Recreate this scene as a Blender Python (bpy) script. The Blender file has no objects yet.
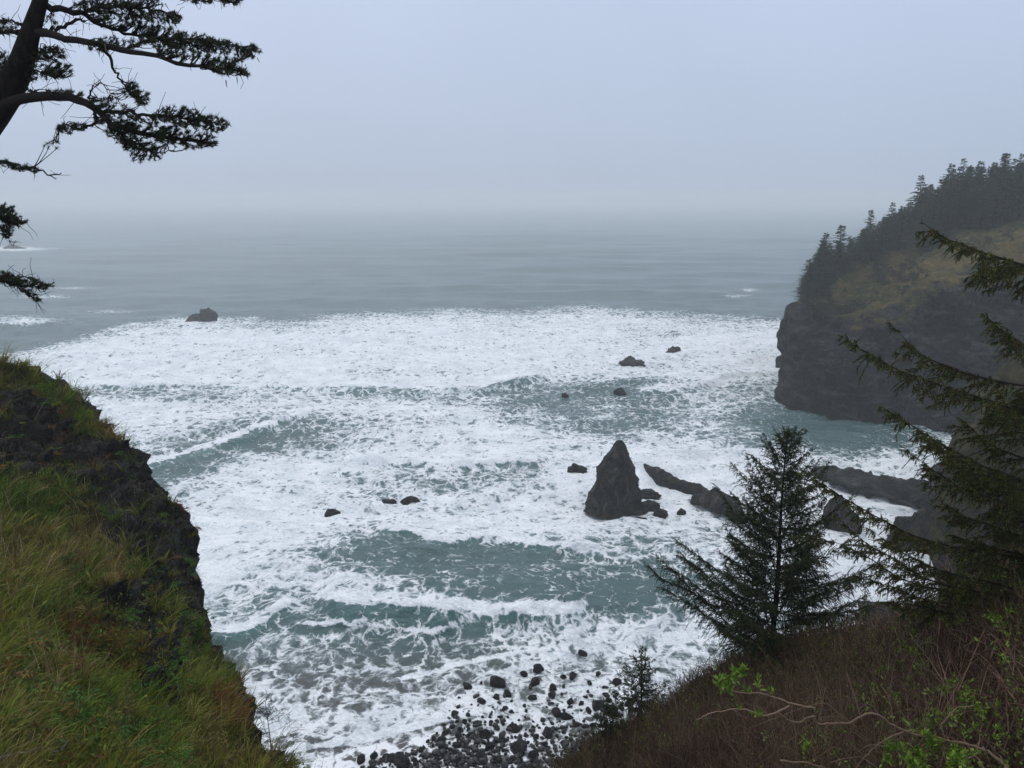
import bpy, math, random
import numpy as np
from mathutils import Vector

R = math.radians
rng = np.random.default_rng(7)
random.seed(7)
scene = bpy.context.scene
col = scene.collection

# ------------------------------------------------------------------ camera
CAM_Z = 45.0
FPX = 760.0
PITCH = math.atan(184.0 / FPX)
cam_d = bpy.data.cameras.new('camera')
cam = bpy.data.objects.new('camera', cam_d)
col.objects.link(cam)
cam.location = (0, 0, CAM_Z)
cam.rotation_euler = (math.pi / 2 - PITCH, 0, 0)
cam_d.sensor_width = 36.0
cam_d.lens = 36.0 * FPX / 1024.0
cam_d.clip_start = 0.05
cam_d.clip_end = 40000
scene.camera = cam

# ------------------------------------------------------------------ sky, sun, exposure
SUN_EL, SUN_AZ = R(52), R(-25)
world = bpy.data.worlds.new('World')
scene.world = world
world.use_nodes = True
wn, wl = world.node_tree.nodes, world.node_tree.links
wn.clear()
w_out = wn.new('ShaderNodeOutputWorld')
w_bg = wn.new('ShaderNodeBackground')
w_bg.inputs['Strength'].default_value = 0.1
w_sky = wn.new('ShaderNodeTexSky')
w_sky.sky_type = 'NISHITA'
w_sky.sun_disc = False
w_sky.sun_elevation = SUN_EL
w_sky.sun_rotation = SUN_AZ
w_sky.dust_density = 4.0
w_tc = wn.new('ShaderNodeTexCoord')
w_sep = wn.new('ShaderNodeSeparateXYZ')
w_ramp = wn.new('ShaderNodeValToRGB')
w_ramp.color_ramp.interpolation = 'EASE'
els = w_ramp.color_ramp.elements
els[0].position = 0.0
els[0].color = (.455, .55, .72, 1)
els[1].position = 1.0
els[1].color = (1.22, 1.26, 1.34, 1)
e = els.new(0.30)
e.color = (.55, .645, .855, 1)
w_noise = wn.new('ShaderNodeTexNoise')
w_noise.inputs['Scale'].default_value = 2.2
w_noise.inputs['Detail'].default_value = 3.0
w_cl = wn.new('ShaderNodeMapRange')
w_cl.inputs['From Min'].default_value = .3
w_cl.inputs['From Max'].default_value = .7
w_cl.inputs['To Min'].default_value = 9.6
w_cl.inputs['To Max'].default_value = 10.4
w_mul = wn.new('ShaderNodeVectorMath')
w_mul.operation = 'MULTIPLY'
w_mix = wn.new('ShaderNodeMix')
w_mix.data_type = 'RGBA'
w_mix.inputs['Factor'].default_value = 0.9
wl.new(w_tc.outputs['Generated'], w_sep.inputs[0])
wl.new(w_sep.outputs['Z'], w_ramp.inputs['Fac'])
wl.new(w_tc.outputs['Generated'], w_noise.inputs['Vector'])
wl.new(w_noise.outputs['Fac'], w_cl.inputs['Value'])
wl.new(w_ramp.outputs['Color'], w_mul.inputs[0])
wl.new(w_cl.outputs['Result'], w_mul.inputs[1])
wl.new(w_sky.outputs['Color'], w_mix.inputs['A'])
wl.new(w_mul.outputs['Vector'], w_mix.inputs['B'])
wl.new(w_mix.outputs['Result'], w_bg.inputs['Color'])
wl.new(w_bg.outputs['Background'], w_out.inputs['Surface'])

sun_d = bpy.data.lights.new('sun', 'SUN')
sun_d.energy = 0.6
sun_d.angle = R(25)
sun_d.color = (1.0, .97, .93)
sun = bpy.data.objects.new('sun', sun_d)
col.objects.link(sun)
sun.location = (0, 0, 200)
# the cloud-veiled sun stands over the sea, a little to the left
sv = Vector((math.cos(SUN_EL) * math.sin(SUN_AZ), math.cos(SUN_EL) * math.cos(SUN_AZ), math.sin(SUN_EL)))
sun.rotation_euler = (-sv).to_track_quat('-Z', 'Y').to_euler()

scene.view_settings.view_transform = 'Standard'
scene.view_settings.look = 'None'
scene.view_settings.gamma = 1.0
scene.view_settings.exposure = 0.0
scene.view_settings.use_curve_mapping = False
scene.cycles.max_bounces = 5
scene.cycles.diffuse_bounces = 2
scene.cycles.glossy_bounces = 2
scene.cycles.transmission_bounces = 2
scene.cycles.volume_bounces = 1
scene.cycles.use_denoising = True
scene.cycles.denoising_prefilter = 'ACCURATE'
HAZE_DENSITY = 0.00055
HAZE_COLOUR = (.96, .99, 1.0, 1)

# ------------------------------------------------------------------ where a pixel of the photograph lies in the world
CP, SP = math.cos(PITCH), math.sin(PITCH)


def ray(px, py):
    a = (np.asarray(px, float) - 512) / FPX
    b = -(np.asarray(py, float) - 384) / FPX
    return np.stack([a, CP + b * SP, -SP + b * CP], -1)


def at_z(px, py, z=0.0):
    d = ray(px, py)
    t = (z - CAM_Z) / d[..., 2]
    return np.array([0, 0, CAM_Z]) + d * t[..., None]


def at_y(px, py, y):
    d = ray(px, py)
    t = np.asarray(y, float) / d[..., 1]
    return np.array([0, 0, CAM_Z]) + d * t[..., None]


def project(P):
    P = np.asarray(P, float)
    v = P - np.array([0, 0, CAM_Z])
    f = v[..., 1] * CP - v[..., 2] * SP
    u = v[..., 1] * SP + v[..., 2] * CP
    return 512 + FPX * v[..., 0] / f, 384 - FPX * u / f


# ------------------------------------------------------------------ noise
def _hash(i, j, k, seed):
    h = (i.astype(np.int64) * 374761393 + j.astype(np.int64) * 668265263 + k.astype(np.int64) * 2147483647 + seed * 974634777) & 0xffffffff
    h = ((h ^ (h >> 13)) * 1274126177) & 0xffffffff
    h = ((h ^ (h >> 16)) * 2246822519) & 0xffffffff
    return ((h ^ (h >> 15)) & 0xffffff) / float(0xffffff)


def vnoise(P, seed=0):
    F = np.floor(P)
    T = P - F
    T = T * T * (3 - 2 * T)
    i, j, k = F[..., 0], F[..., 1], F[..., 2]
    r = 0
    for a in (0, 1):
        for b in (0, 1):
            for c in (0, 1):
                w = (T[..., 0] if a else 1 - T[..., 0]) * (T[..., 1] if b else 1 - T[..., 1]) * (T[..., 2] if c else 1 - T[..., 2])
                r = r + w * _hash(i + a, j + b, k + c, seed)
    return r * 2 - 1


def fbm(P, scale=1.0, octaves=4, seed=0, gain=.5, ridged=False):
    P = np.asarray(P, float) * scale
    r, a, s = 0, 1.0, 0
    for o in range(octaves):
        n = vnoise(P + 17.3 * o, seed + o)
        if ridged:
            n = 1 - 2 * np.abs(n)
        r = r + a * n
        s += a
        a *= gain
        P = P * 2.03
    return r / s


def sstep(a, b, x):
    t = np.clip((x - a) / (b - a), 0, 1)
    return t * t * (3 - 2 * t)


# ------------------------------------------------------------------ mesh helpers
def mk(name, V, faces, mat, parent=None, attrs=None, smooth=True):
    """one mesh object from numpy arrays; faces is a list of (n,3) / (n,4) index arrays"""
    V = np.asarray(V, np.float32)
    if isinstance(faces, np.ndarray):
        faces = [faces]
    me = bpy.data.meshes.new(name)
    me.vertices.add(len(V))
    me.vertices.foreach_set('co', V.ravel())
    li = np.concatenate([f.ravel() for f in faces]).astype(np.int32)
    tot = np.concatenate([np.full(len(f), f.shape[1]) for f in faces]).astype(np.int32)
    st = np.concatenate([[0], np.cumsum(tot)[:-1]]).astype(np.int32)
    me.loops.add(len(li))
    me.loops.foreach_set('vertex_index', li)
    me.polygons.add(len(tot))
    me.polygons.foreach_set('loop_start', st)
    me.polygons.foreach_set('use_smooth', np.full(len(tot), smooth))
    me.update(calc_edges=True)
    for k, a in (attrs or {}).items():
        a = np.asarray(a, np.float32)
        if a.ndim == 1:
            at = me.attributes.new(k, 'FLOAT', 'POINT')
            at.data.foreach_set('value', a)
        else:
            if a.shape[1] == 3:
                a = np.concatenate([a, np.ones((len(a), 1), np.float32)], 1)
            at = me.attributes.new(k, 'FLOAT_COLOR', 'POINT')
            at.data.foreach_set('color', a.ravel())
    me.materials.append(mat)
    me.validate()
    o = bpy.data.objects.new(name, me)
    col.objects.link(o)
    if parent is not None:
        o.parent = parent
    return o


def tag(o, label, cat, group=None, kind=None):
    o['label'] = label
    o['category'] = cat
    if group:
        o['group'] = group
    if kind:
        o['kind'] = kind
    return o


def empty(name, loc, label, cat, group=None):
    o = bpy.data.objects.new(name, None)
    o.empty_display_size = .3
    col.objects.link(o)
    o.location = loc
    return tag(o, label, cat, group)


class Bag:
    """collects pieces of one mesh"""

    def __init__(self):
        self.V, self.T, self.Q, self.C, self.n = [], [], [], [], 0

    def add(self, V, T=None, Q=None, C=None):
        V = np.asarray(V, float).reshape(-1, 3)
        self.V.append(V)
        if T is not None and len(T):
            self.T.append(np.asarray(T) + self.n)
        if Q is not None and len(Q):
            self.Q.append(np.asarray(Q) + self.n)
        c = np.array([.1, .1, .1]) if C is None else np.asarray(C, float)
        self.C.append(np.broadcast_to(c, (len(V), 3)) if c.ndim == 1 else c)
        self.n += len(V)

    def build(self, name, mat, parent=None, origin=None, smooth=False):
        V = np.concatenate(self.V)
        if origin is not None:
            V = V - np.asarray(origin)
        f = []
        if self.T:
            f.append(np.concatenate(self.T))
        if self.Q:
            f.append(np.concatenate(self.Q))
        return mk(name, V, f, mat, parent, {'tint': np.concatenate(self.C)}, smooth)


def norm(v):
    return v / np.maximum(np.linalg.norm(v, axis=-1, keepdims=True), 1e-9)


def tubes(bag, paths, radii, sides=4, C=None):
    """paths (n,k,3), radii (n,k)"""
    paths = np.asarray(paths, float)
    n, k, _ = paths.shape
    radii = np.broadcast_to(radii, (n, k))
    tan = norm(np.gradient(paths, axis=1))
    mt = norm(paths[:, -1] - paths[:, 0])[:, None]
    ref = np.where(np.abs(mt[..., 2:3]) > .6, np.array([.3, 1., 0]), np.array([.1, .1, 1.]))
    a = norm(np.cross(tan, ref))
    b = np.cross(tan, a)
    ang = np.arange(sides) * 2 * math.pi / sides
    ring = paths[:, :, None] + radii[:, :, None, None] * (a[:, :, None] * np.cos(ang)[:, None] + b[:, :, None] * np.sin(ang)[:, None])
    V = ring.reshape(-1, 3)
    base = (np.arange(n) * k * sides)[:, None, None]
    jj = (np.arange(k - 1) * sides)[None, :, None]
    s0 = np.arange(sides)[None, None]
    s1 = (np.arange(sides) + 1) % sides
    q = np.stack([base + jj + s0, base + jj + s1, base + jj + sides + s1, base + jj + sides + s0], -1).reshape(-1, 4)
    if C is not None:
        C = np.asarray(C, float)
        if C.ndim == 2:
            C = np.repeat(C, k * sides, 0)
    bag.add(V, Q=q, C=C)


def smooth_path(P, n):
    """Catmull-Rom through P, n points"""
    P = np.asarray(P, float)
    Q = np.concatenate([[2 * P[0] - P[1]], P, [2 * P[-1] - P[-2]]])
    u = np.linspace(0, len(P) - 1 - 1e-6, n)
    i = u.astype(int)
    t = (u - i)[:, None]
    p0, p1, p2, p3 = Q[i], Q[i + 1], Q[i + 2], Q[i + 3]
    return .5 * ((2 * p1) + (p2 - p0) * t + (2 * p0 - 5 * p1 + 4 * p2 - p3) * t ** 2 + (3 * p1 - p0 - 3 * p2 + p3) * t ** 3)


def blades(bag, P, up, length, width, bend, C, taper=.7):
    """grass blades: P (n,3) roots, up (n,3) direction, bend (n,3) offset of the tip"""
    n = len(P)
    side = norm(np.cross(up, rng.normal(size=(n, 3))))
    L, W = np.asarray(length)[:, None], np.asarray(width)[:, None]
    m = P + up * L * .55 + bend * .28
    t = P + up * L * .95 + bend
    V = np.stack([P - side * W * .5, P + side * W * .5, m + side * W * .5 * taper, m - side * W * .5 * taper, t], 1).reshape(-1, 3)
    b = (np.arange(n) * 5)[:, None]
    T = np.concatenate([b + np.array([0, 1, 2]), b + np.array([0, 2, 3]), b + np.array([3, 2, 4])])
    bag.add(V, T=T, C=np.repeat(C, 5, 0))


def spikes(bag, P, d, length, width, C):
    """thin triangles (needles): base at P, pointing along d"""
    n = len(P)
    side = norm(np.cross(d, rng.normal(size=(n, 3)))) * (np.asarray(width) * .5).reshape(-1, 1)
    V = np.stack([P - side, P + side, P + d * np.asarray(length).reshape(-1, 1)], 1).reshape(-1, 3)
    T = np.arange(3 * n).reshape(-1, 3)
    bag.add(V, T=T, C=np.repeat(C, 3, 0))


def leaves(bag, P, d, length, width, C):
    """flat pointed leaves of two folded halves"""
    n = len(P)
    side = norm(np.cross(d, rng.normal(size=(n, 3))))
    nr = np.cross(side, d)
    L, W = np.asarray(length).reshape(-1, 1), np.asarray(width).reshape(-1, 1)
    mid = P + d * L * .5
    V = np.stack([P, mid + side * W * .5 + nr * W * .15, P + d * L, mid - side * W * .5 + nr * W * .15], 1).reshape(-1, 3)
    b = (np.arange(n) * 4)[:, None]
    T = np.concatenate([b + np.array([0, 1, 2]), b + np.array([0, 2, 3])])
    bag.add(V, T=T, C=np.repeat(C, 4, 0))


def pick(cols, n, jitter=.25):
    cols = np.asarray(cols, float)
    c = cols[rng.integers(0, len(cols), n)]
    return c * (1 + jitter * rng.uniform(-1, 1, (n, 1)))


def grid_faces(nu, nv):
    i, j = np.meshgrid(np.arange(nu - 1), np.arange(nv - 1), indexing='ij')
    a = (i * nv + j).ravel()
    return np.stack([a, a + nv, a + nv + 1, a + 1], 1)


def grid_normals(G):
    du = np.gradient(G, axis=0)
    dv = np.gradient(G, axis=1)
    return norm(np.cross(du, dv))


def inside(poly, x, y):
    poly = np.asarray(poly, float)
    r = np.zeros(np.shape(x), bool)
    n = len(poly)
    for i in range(n):
        x0, y0 = poly[i]
        x1, y1 = poly[(i + 1) % n]
        c = ((y0 > y) != (y1 > y))
        with np.errstate(divide='ignore', invalid='ignore'):
            xx = x0 + (y - y0) * (x1 - x0) / (y1 - y0 if y1 != y0 else 1e-9)
        r ^= c & (x < xx)
    return r


def rbf(pts):
    """smooth world-Y of a slope from (px, py, Y) notes"""
    A = np.asarray(pts, float)
    X = A[:, :2] / 200.0
    val = np.log(A[:, 2])
    d = np.linalg.norm(X[:, None] - X[None], axis=-1)
    n = len(X)
    K = np.zeros((n + 3, n + 3))
    K[:n, :n] = d + np.eye(n) * .02
    K[:n, n] = 1
    K[:n, n + 1:] = X
    K[n:, :n] = K[:n, n:].T
    w = np.linalg.solve(K, np.concatenate([val, [0, 0, 0]]))

    def f(px, py):
        q = np.stack([np.asarray(px, float), np.asarray(py, float)], -1) / 200.0
        sh = q.shape[:-1]
        q = q.reshape(-1, 2)
        dd = np.linalg.norm(q[:, None] - X[None], axis=-1)
        r = dd @ w[:n] + w[n] + q @ w[n + 1:]
        return np.exp(np.clip(r, math.log(2.2), math.log(60))).reshape(sh)
    return f


# ------------------------------------------------------------------ materials
class N:
    def __init__(self, name):
        self.m = bpy.data.materials.new(name)
        self.m.use_nodes = True
        self.t = self.m.node_tree
        self.bsdf = self.t.nodes['Principled BSDF']
        self.out = self.t.nodes['Material Output']

    def new(self, kind, **kw):
        n = self.t.nodes.new('ShaderNode' + kind)
        for k, v in kw.items():
            setattr(n, k, v)
        return n

    def put(self, sock, v):
        if isinstance(v, bpy.types.NodeSocket):
            self.t.links.new(v, sock)
        else:
            sock.default_value = v

    def math(self, op, a, b=0.0, c=0.0, clamp=False):
        n = self.new('Math', operation=op)
        n.use_clamp = clamp
        self.put(n.inputs[0], a)
        self.put(n.inputs[1], b)
        self.put(n.inputs[2], c)
        return n.outputs[0]

    def mix(self, f, a, b):
        n = self.new('Mix', data_type='RGBA')
        self.put(n.inputs['Factor'], f)
        self.put(n.inputs['A'], a)
        self.put(n.inputs['B'], b)
        return n.outputs['Result']

    def attr(self, name, out='Fac'):
        return self.new('Attribute', attribute_name=name).outputs[out]

    def pos(self):
        return self.new('NewGeometry').outputs['Position']

    def obj(self):
        return self.new('TexCoord').outputs['Object']

    def noise(self, vec, scale, detail=4, rough=.55, dist=0.0, out='Fac'):
        n = self.new('TexNoise')
        self.put(n.inputs['Vector'], vec)
        n.inputs['Scale'].default_value = scale
        n.inputs['Detail'].default_value = detail
        n.inputs['Roughness'].default_value = rough
        n.inputs['Distortion'].default_value = dist
        return n.outputs[out]

    def voro(self, vec, scale, feature='DISTANCE_TO_EDGE', out='Distance', rand=1.0):
        n = self.new('TexVoronoi', feature=feature)
        self.put(n.inputs['Vector'], vec)
        n.inputs['Scale'].default_value = scale
        n.inputs['Randomness'].default_value = rand
        return n.outputs[out]

    def rng(self, v, a, b, c=0.0, d=1.0, smooth=True):
        n = self.new('MapRange', interpolation_type='SMOOTHSTEP' if smooth else 'LINEAR')
        self.put(n.inputs['Value'], v)
        self.put(n.inputs['From Min'], a)
        self.put(n.inputs['From Max'], b)
        self.put(n.inputs['To Min'], c)
        self.put(n.inputs['To Max'], d)
        return n.outputs[0]

    def vadd(self, a, b, op='ADD'):
        n = self.new('VectorMath', operation=op)
        self.put(n.inputs[0], a)
        self.put(n.inputs[1], b)
        return n.outputs[0]

    def vscale(self, a, s):
        n = self.new('VectorMath', operation='SCALE')
        self.put(n.inputs[0], a)
        self.put(n.inputs['Scale'], s)
        return n.outputs[0]

    def bump(self, h, dist, strength=1.0, normal=None):
        n = self.new('Bump')
        n.inputs['Strength'].default_value = strength
        n.inputs['Distance'].default_value = dist
        self.put(n.inputs['Height'], h)
        if normal is not None:
            self.put(n.inputs['Normal'], normal)
        return n.outputs[0]

    def set(self, **kw):
        for k, v in kw.items():
            self.put(self.bsdf.inputs[k.replace('_', ' ')], v)


def foam_mask(m, dens):
    """lacy foam: thin strands at low cover, white with small dark holes at high cover"""
    p = m.pos()
    flat = m.vadd(p, (1, 1, 0), 'MULTIPLY')
    w1 = m.vadd(m.noise(flat, .35, 3, out='Color'), (.5, .5, .5), 'SUBTRACT')
    w2 = m.vadd(m.noise(flat, 1.6, 3, out='Color'), (.5, .5, .5), 'SUBTRACT')
    q = m.vadd(m.vadd(flat, m.vscale(w1, 2.6)), m.vscale(w2, .75))
    q = m.vadd(q, (1, 1, 0), 'MULTIPLY')
    big = m.voro(q, .42)
    mid = m.voro(q, 1.0)
    small = m.voro(m.vadd(q, (3.1, 7.7, 0)), 2.3)
    n1 = m.noise(q, 1.1, 5, .65)
    v = m.math('MULTIPLY', big, 1.6)
    v = m.math('ADD', v, m.math('MULTIPLY', mid, 1.5))
    v = m.math('ADD', v, m.math('MULTIPLY', small, .75))
    v = m.math('ADD', v, m.math('MULTIPLY', m.math('SUBTRACT', n1, .5), .95))
    # v sits around .5 (0 .. 1.1)
    stretch = m.vadd(flat, (.6, 1.15, 0), 'MULTIPLY')
    patch = m.math('MULTIPLY', m.math('SUBTRACT', m.noise(stretch, .16, 5, .62, .8), .5), 1.1)
    patch = m.math('ADD', patch, m.math('MULTIPLY', m.math('SUBTRACT', m.noise(m.vadd(stretch, (31, 7, 0)), .045, 4, .6, .5), .5), .6))
    band = m.noise(m.vadd(flat, (.16, 1.0, 0), 'MULTIPLY'), .13, 4, .6, .4)
    patch = m.math('ADD', patch, m.math('MULTIPLY', m.math('SUBTRACT', band, .5), .75))
    d = m.math('ADD', dens, m.math('MULTIPLY', patch, m.rng(dens, .02, .25)))
    hi = m.math('SUBTRACT', m.math('MULTIPLY', d, 1.06), .06)
    lack = m.math('SUBTRACT', hi, v)
    f = m.rng(lack, -.20, .26)
    thin = m.rng(lack, -.55, .10)            # bubbles spread thin between the strands
    on = m.rng(dens, .0, .06)
    return m.math('MULTIPLY', f, on), m.math('MULTIPLY', thin, on)


def mat_sea():
    m = N('sea_water')
    dens = m.attr('foam')
    shallow = m.attr('shallow')
    f, v = foam_mask(m, dens)
    p = m.pos()
    water = m.mix(m.noise(p, .03, 3), (.056, .106, .108, 1), (.074, .134, .133, 1))
    green = m.attr('crest')
    water = m.mix(m.math('MULTIPLY', green, m.noise(p, .5, 4)), water, (.055, .165, .15, 1))
    water = m.mix(shallow, water, (.07, .074, .07, 1))
    film = m.math('MULTIPLY', m.math('MULTIPLY', v, m.rng(dens, .15, .9)), .85)
    water = m.mix(film, water, (.44, .51, .53, 1))
    tone = m.math('ADD', m.math('MULTIPLY', m.noise(p, 2.5, 5, .7), .6), m.math('MULTIPLY', m.noise(p, .22, 4, .6), .4))
    colr = m.mix(f, water, m.mix(m.rng(tone, .36, .60), (.60, .65, .68, 1), (.86, .88, .89, 1)))
    m.set(Base_Color=colr, Roughness=m.rng(f, 0, 1, .22, .75, False), IOR=1.33)
    h = m.math('ADD', m.math('MULTIPLY', m.noise(m.vadd(p, (.6, 1.1, 1), 'MULTIPLY'), .6, 6, .62, .6), 1.2), m.math('MULTIPLY', m.noise(p, 3.0, 3), .22))
    n = m.bump(h, .8, .75)
    n = m.bump(m.math('MULTIPLY', f, m.math('ADD', .6, m.noise(p, 5, 3))), .12, .6, n)
    m.set(Normal=n)
    return m.m


def mat_sand():
    m = N('wet_sand')
    p = m.pos()
    f, v = foam_mask(m, m.attr('foam'))
    c = m.mix(m.noise(p, .6, 5), (.018, .0175, .0165, 1), (.045, .043, .040, 1))
    c = m.mix(m.rng(m.noise(p, 9, 3), .55, .75), c, (.065, .062, .058, 1))
    m.set(Base_Color=m.mix(f, c, (.78, .80, .82, 1)), Roughness=m.rng(f, 0, 1, .28, .7, False))
    m.set(Normal=m.bump(m.noise(p, 6, 5), .08, .5))
    return m.m


def mat_rock(name, dark, light, scale=1.0, wet=.35, moss=None, stretch=(.35, .35, 1.6)):
    m = N(name)
    p = m.pos()
    st = m.vadd(p, stretch, 'MULTIPLY')
    a = m.noise(st, .9 * scale, 8, .65, .6)
    b = m.noise(p, 5 * scale, 5, .6)
    c = m.mix(m.rng(a, .46, .74), dark, light)
    c = m.mix(m.rng(b, .5, .8), c, tuple(x * .8 for x in light[:3]) + (1,))
    cr = m.rng(m.voro(m.vadd(st, m.vscale(m.noise(p, 1.5 * scale, 3, out='Color'), .7)), .9 * scale), 0, .07, 1, 0)
    c = m.mix(m.math('MULTIPLY', cr, .6), c, tuple(x * .45 for x in dark[:3]) + (1,))
    if moss:
        c = m.mix(m.rng(m.noise(p, .8 * scale, 6, .65), .52, .66), c, moss)
    m.set(Base_Color=c, Roughness=m.rng(b, .3, .7, wet, wet + .3, False), Specular_IOR_Level=.2)
    h = m.math('ADD', m.math('MULTIPLY', a, 1.0), m.math('MULTIPLY', b, .25))
    h = m.math('SUBTRACT', h, m.math('MULTIPLY', cr, .25))
    m.set(Normal=m.bump(h, .6 / scale, .9))
    return m.m


def mat_slope(name, rockc, rockl, soil, scale=1.0):
    """rock with soil and low growth where the attribute 'veg' is high"""
    m = N(name)
    p = m.pos()
    st = m.vadd(p, (.6, .6, 1.3), 'MULTIPLY')
    a = m.noise(st, .9 * scale, 8, .68, .5)
    b = m.noise(p, 4.5 * scale, 6, .65)
    c = m.mix(m.rng(a, .46, .74), rockc, rockl)
    c = m.mix(m.rng(b, .55, .8), c, tuple(x * 1.0 for x in rockl[:3]) + (1,))
    cr = m.rng(m.voro(m.vadd(st, m.vscale(m.noise(p, 1.2 * scale, 3, out='Color'), .9)), .7 * scale), 0, .06, 1, 0)
    c = m.mix(m.math('MULTIPLY', cr, .55), c, tuple(x * .4 for x in rockc[:3]) + (1,))
    g0 = m.mix(m.rng(m.noise(p, .35 * scale, 5, .6), .35, .65), soil[0], soil[1])
    g0 = m.mix(m.rng(m.noise(p, 1.7 * scale, 6, .7), .5, .68), g0, soil[2])
    k = m.rng(m.math('ADD', m.attr('veg'), m.math('MULTIPLY', m.math('SUBTRACT', m.noise(p, .9 * scale, 7, .7), .5), 1.3)), .38, .62)
    m.set(Base_Color=m.mix(k, c, g0), Roughness=m.rng(k, 0, 1, .6, .95, False), Specular_IOR_Level=.12)
    h = m.math('ADD', a, m.math('MULTIPLY', b, .35))
    h = m.math('SUBTRACT', h, m.math('MULTIPLY', cr, .2))
    m.set(Normal=m.bump(h, .5 / scale, .9))
    return m.m


def mat_tint(name, rough=.6, transl=0.0, spec=.3):
    m = N(name)
    c = m.attr('tint', 'Color')
    m.set(Base_Color=c, Roughness=rough, Specular_IOR_Level=spec)
    if transl:
        t = m.new('BsdfTranslucent')
        m.put(t.inputs['Color'], c)
        mx = m.new('MixShader')
        mx.inputs[0].default_value = transl
        m.t.links.new(m.bsdf.outputs[0], mx.inputs[1])
        m.t.links.new(t.outputs[0], mx.inputs[2])
        m.t.links.new(mx.outputs[0], m.out.inputs['Surface'])
    return m.m


def mat_bark(name, a, b):
    m = N(name)
    p = m.pos()
    n = m.noise(m.vadd(p, (1, 1, .35), 'MULTIPLY'), 22, 6, .65)
    m.set(Base_Color=m.mix(m.rng(n, .3, .7), a, b), Roughness=.9, Specular_IOR_Level=.1)
    m.set(Normal=m.bump(n, .02, .8))
    return m.m


M_SEA, M_SAND = mat_sea(), mat_sand()
M_SEAROCK = mat_rock('wet_sea_rock', (.0022, .0024, .0023, 1), (.085, .084, .074, 1), .75, .55)
M_STACK = mat_rock('stack_rock', (.0020, .0020, .0018, 1), (.095, .086, .070, 1), .8, .65, moss=(.030, .027, .011, 1), stretch=(1.1, 1.1, .55))
M_BOULDER = mat_rock('boulder_rock', (.002, .002, .002, 1), (.012, .0115, .011, 1), 2.5, .4)
M_BLUFF = mat_slope('bluff_ground', (.0025, .0026, .0025, 1), (.040, .039, .035, 1), [(.024, .022, .005, 1), (.036, .024, .008, 1), (.014, .018, .004, 1)], 1.6)
M_HEAD = mat_slope('headland_ground', (.0015, .0017, .0017, 1), (.070, .069, .062, 1), [(.095, .074, .024, 1), (.030, .036, .011, 1), (.150, .112, .040, 1)], .42)
M_CLIFF = mat_slope('cliff_ground', (.0025, .0026, .0025, 1), (.035, .033, .028, 1), [(.040, .032, .012, 1), (.020, .026, .008, 1), (.062, .046, .018, 1)], .6)
M_SLOPE = mat_slope('slope_ground', (.012, .009, .006, 1), (.035, .026, .017, 1), [(.022, .014, .009, 1), (.034, .023, .013, 1), (.020, .022, .006, 1)], 2.0)
M_LEAF = mat_tint('leaf', .6, .25, .12)
M_NEEDLE = mat_tint('needle', .6, .1, .12)
M_COBBLE = mat_tint('cobble', .35, 0, .4)
M_TWIG = mat_tint('twig', .85, 0, .1)
M_BARK = mat_bark('bark', (.005, .004, .004, 1), (.018, .014, .012, 1))

# ------------------------------------------------------------------ the sea
FOAM_ROWS = [
    (296, '00000000000000000'), (310, '77777776677776555'), (325, '77777777776777655'), (345, '88888888887888655'),
    (360, '88888888877777655'), (374, '88888877886775444'), (383, '88889989832764333'), (392, '88887675222543333'),
    (405, '88876776222531134'), (418, '88876467632410136'), (430, '88861367842510147'), (442, '88820277876630257'),
    (455, '88525788888875678'), (463, '88327788899896778'), (473, '88248844689977788'), (486, '88378744689988888'),
    (500, '66678767888988888'), (515, '66789857887788888'), (528, '66899758886688888'), (540, '77899635475588888'),
    (552, '88998421144578888'), (565, '88998522122478888'), (578, '99998742123468888'), (588, '66666763121468888'),
    (600, '66675466421478888'), (612, '77774422332588888'), (625, '77762422255678888'), (636, '33323513357788888'),
    (648, '33325523466688888'), (660, '44445433556688888'), (672, '55555454556688888'), (685, '66666445555588888'),
    (700, '66666555544588888'), (715, '77777766444488888'), (730, '77777654333388888'), (745, '66665322322288888'),
    (768, '44444333333388888'), (900, '33333333333333333')]
FY = np.array([r[0] for r in FOAM_ROWS], float)
FV = np.array([[int(c) for c in r[1]] for r in FOAM_ROWS], float) / 9.0

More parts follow.
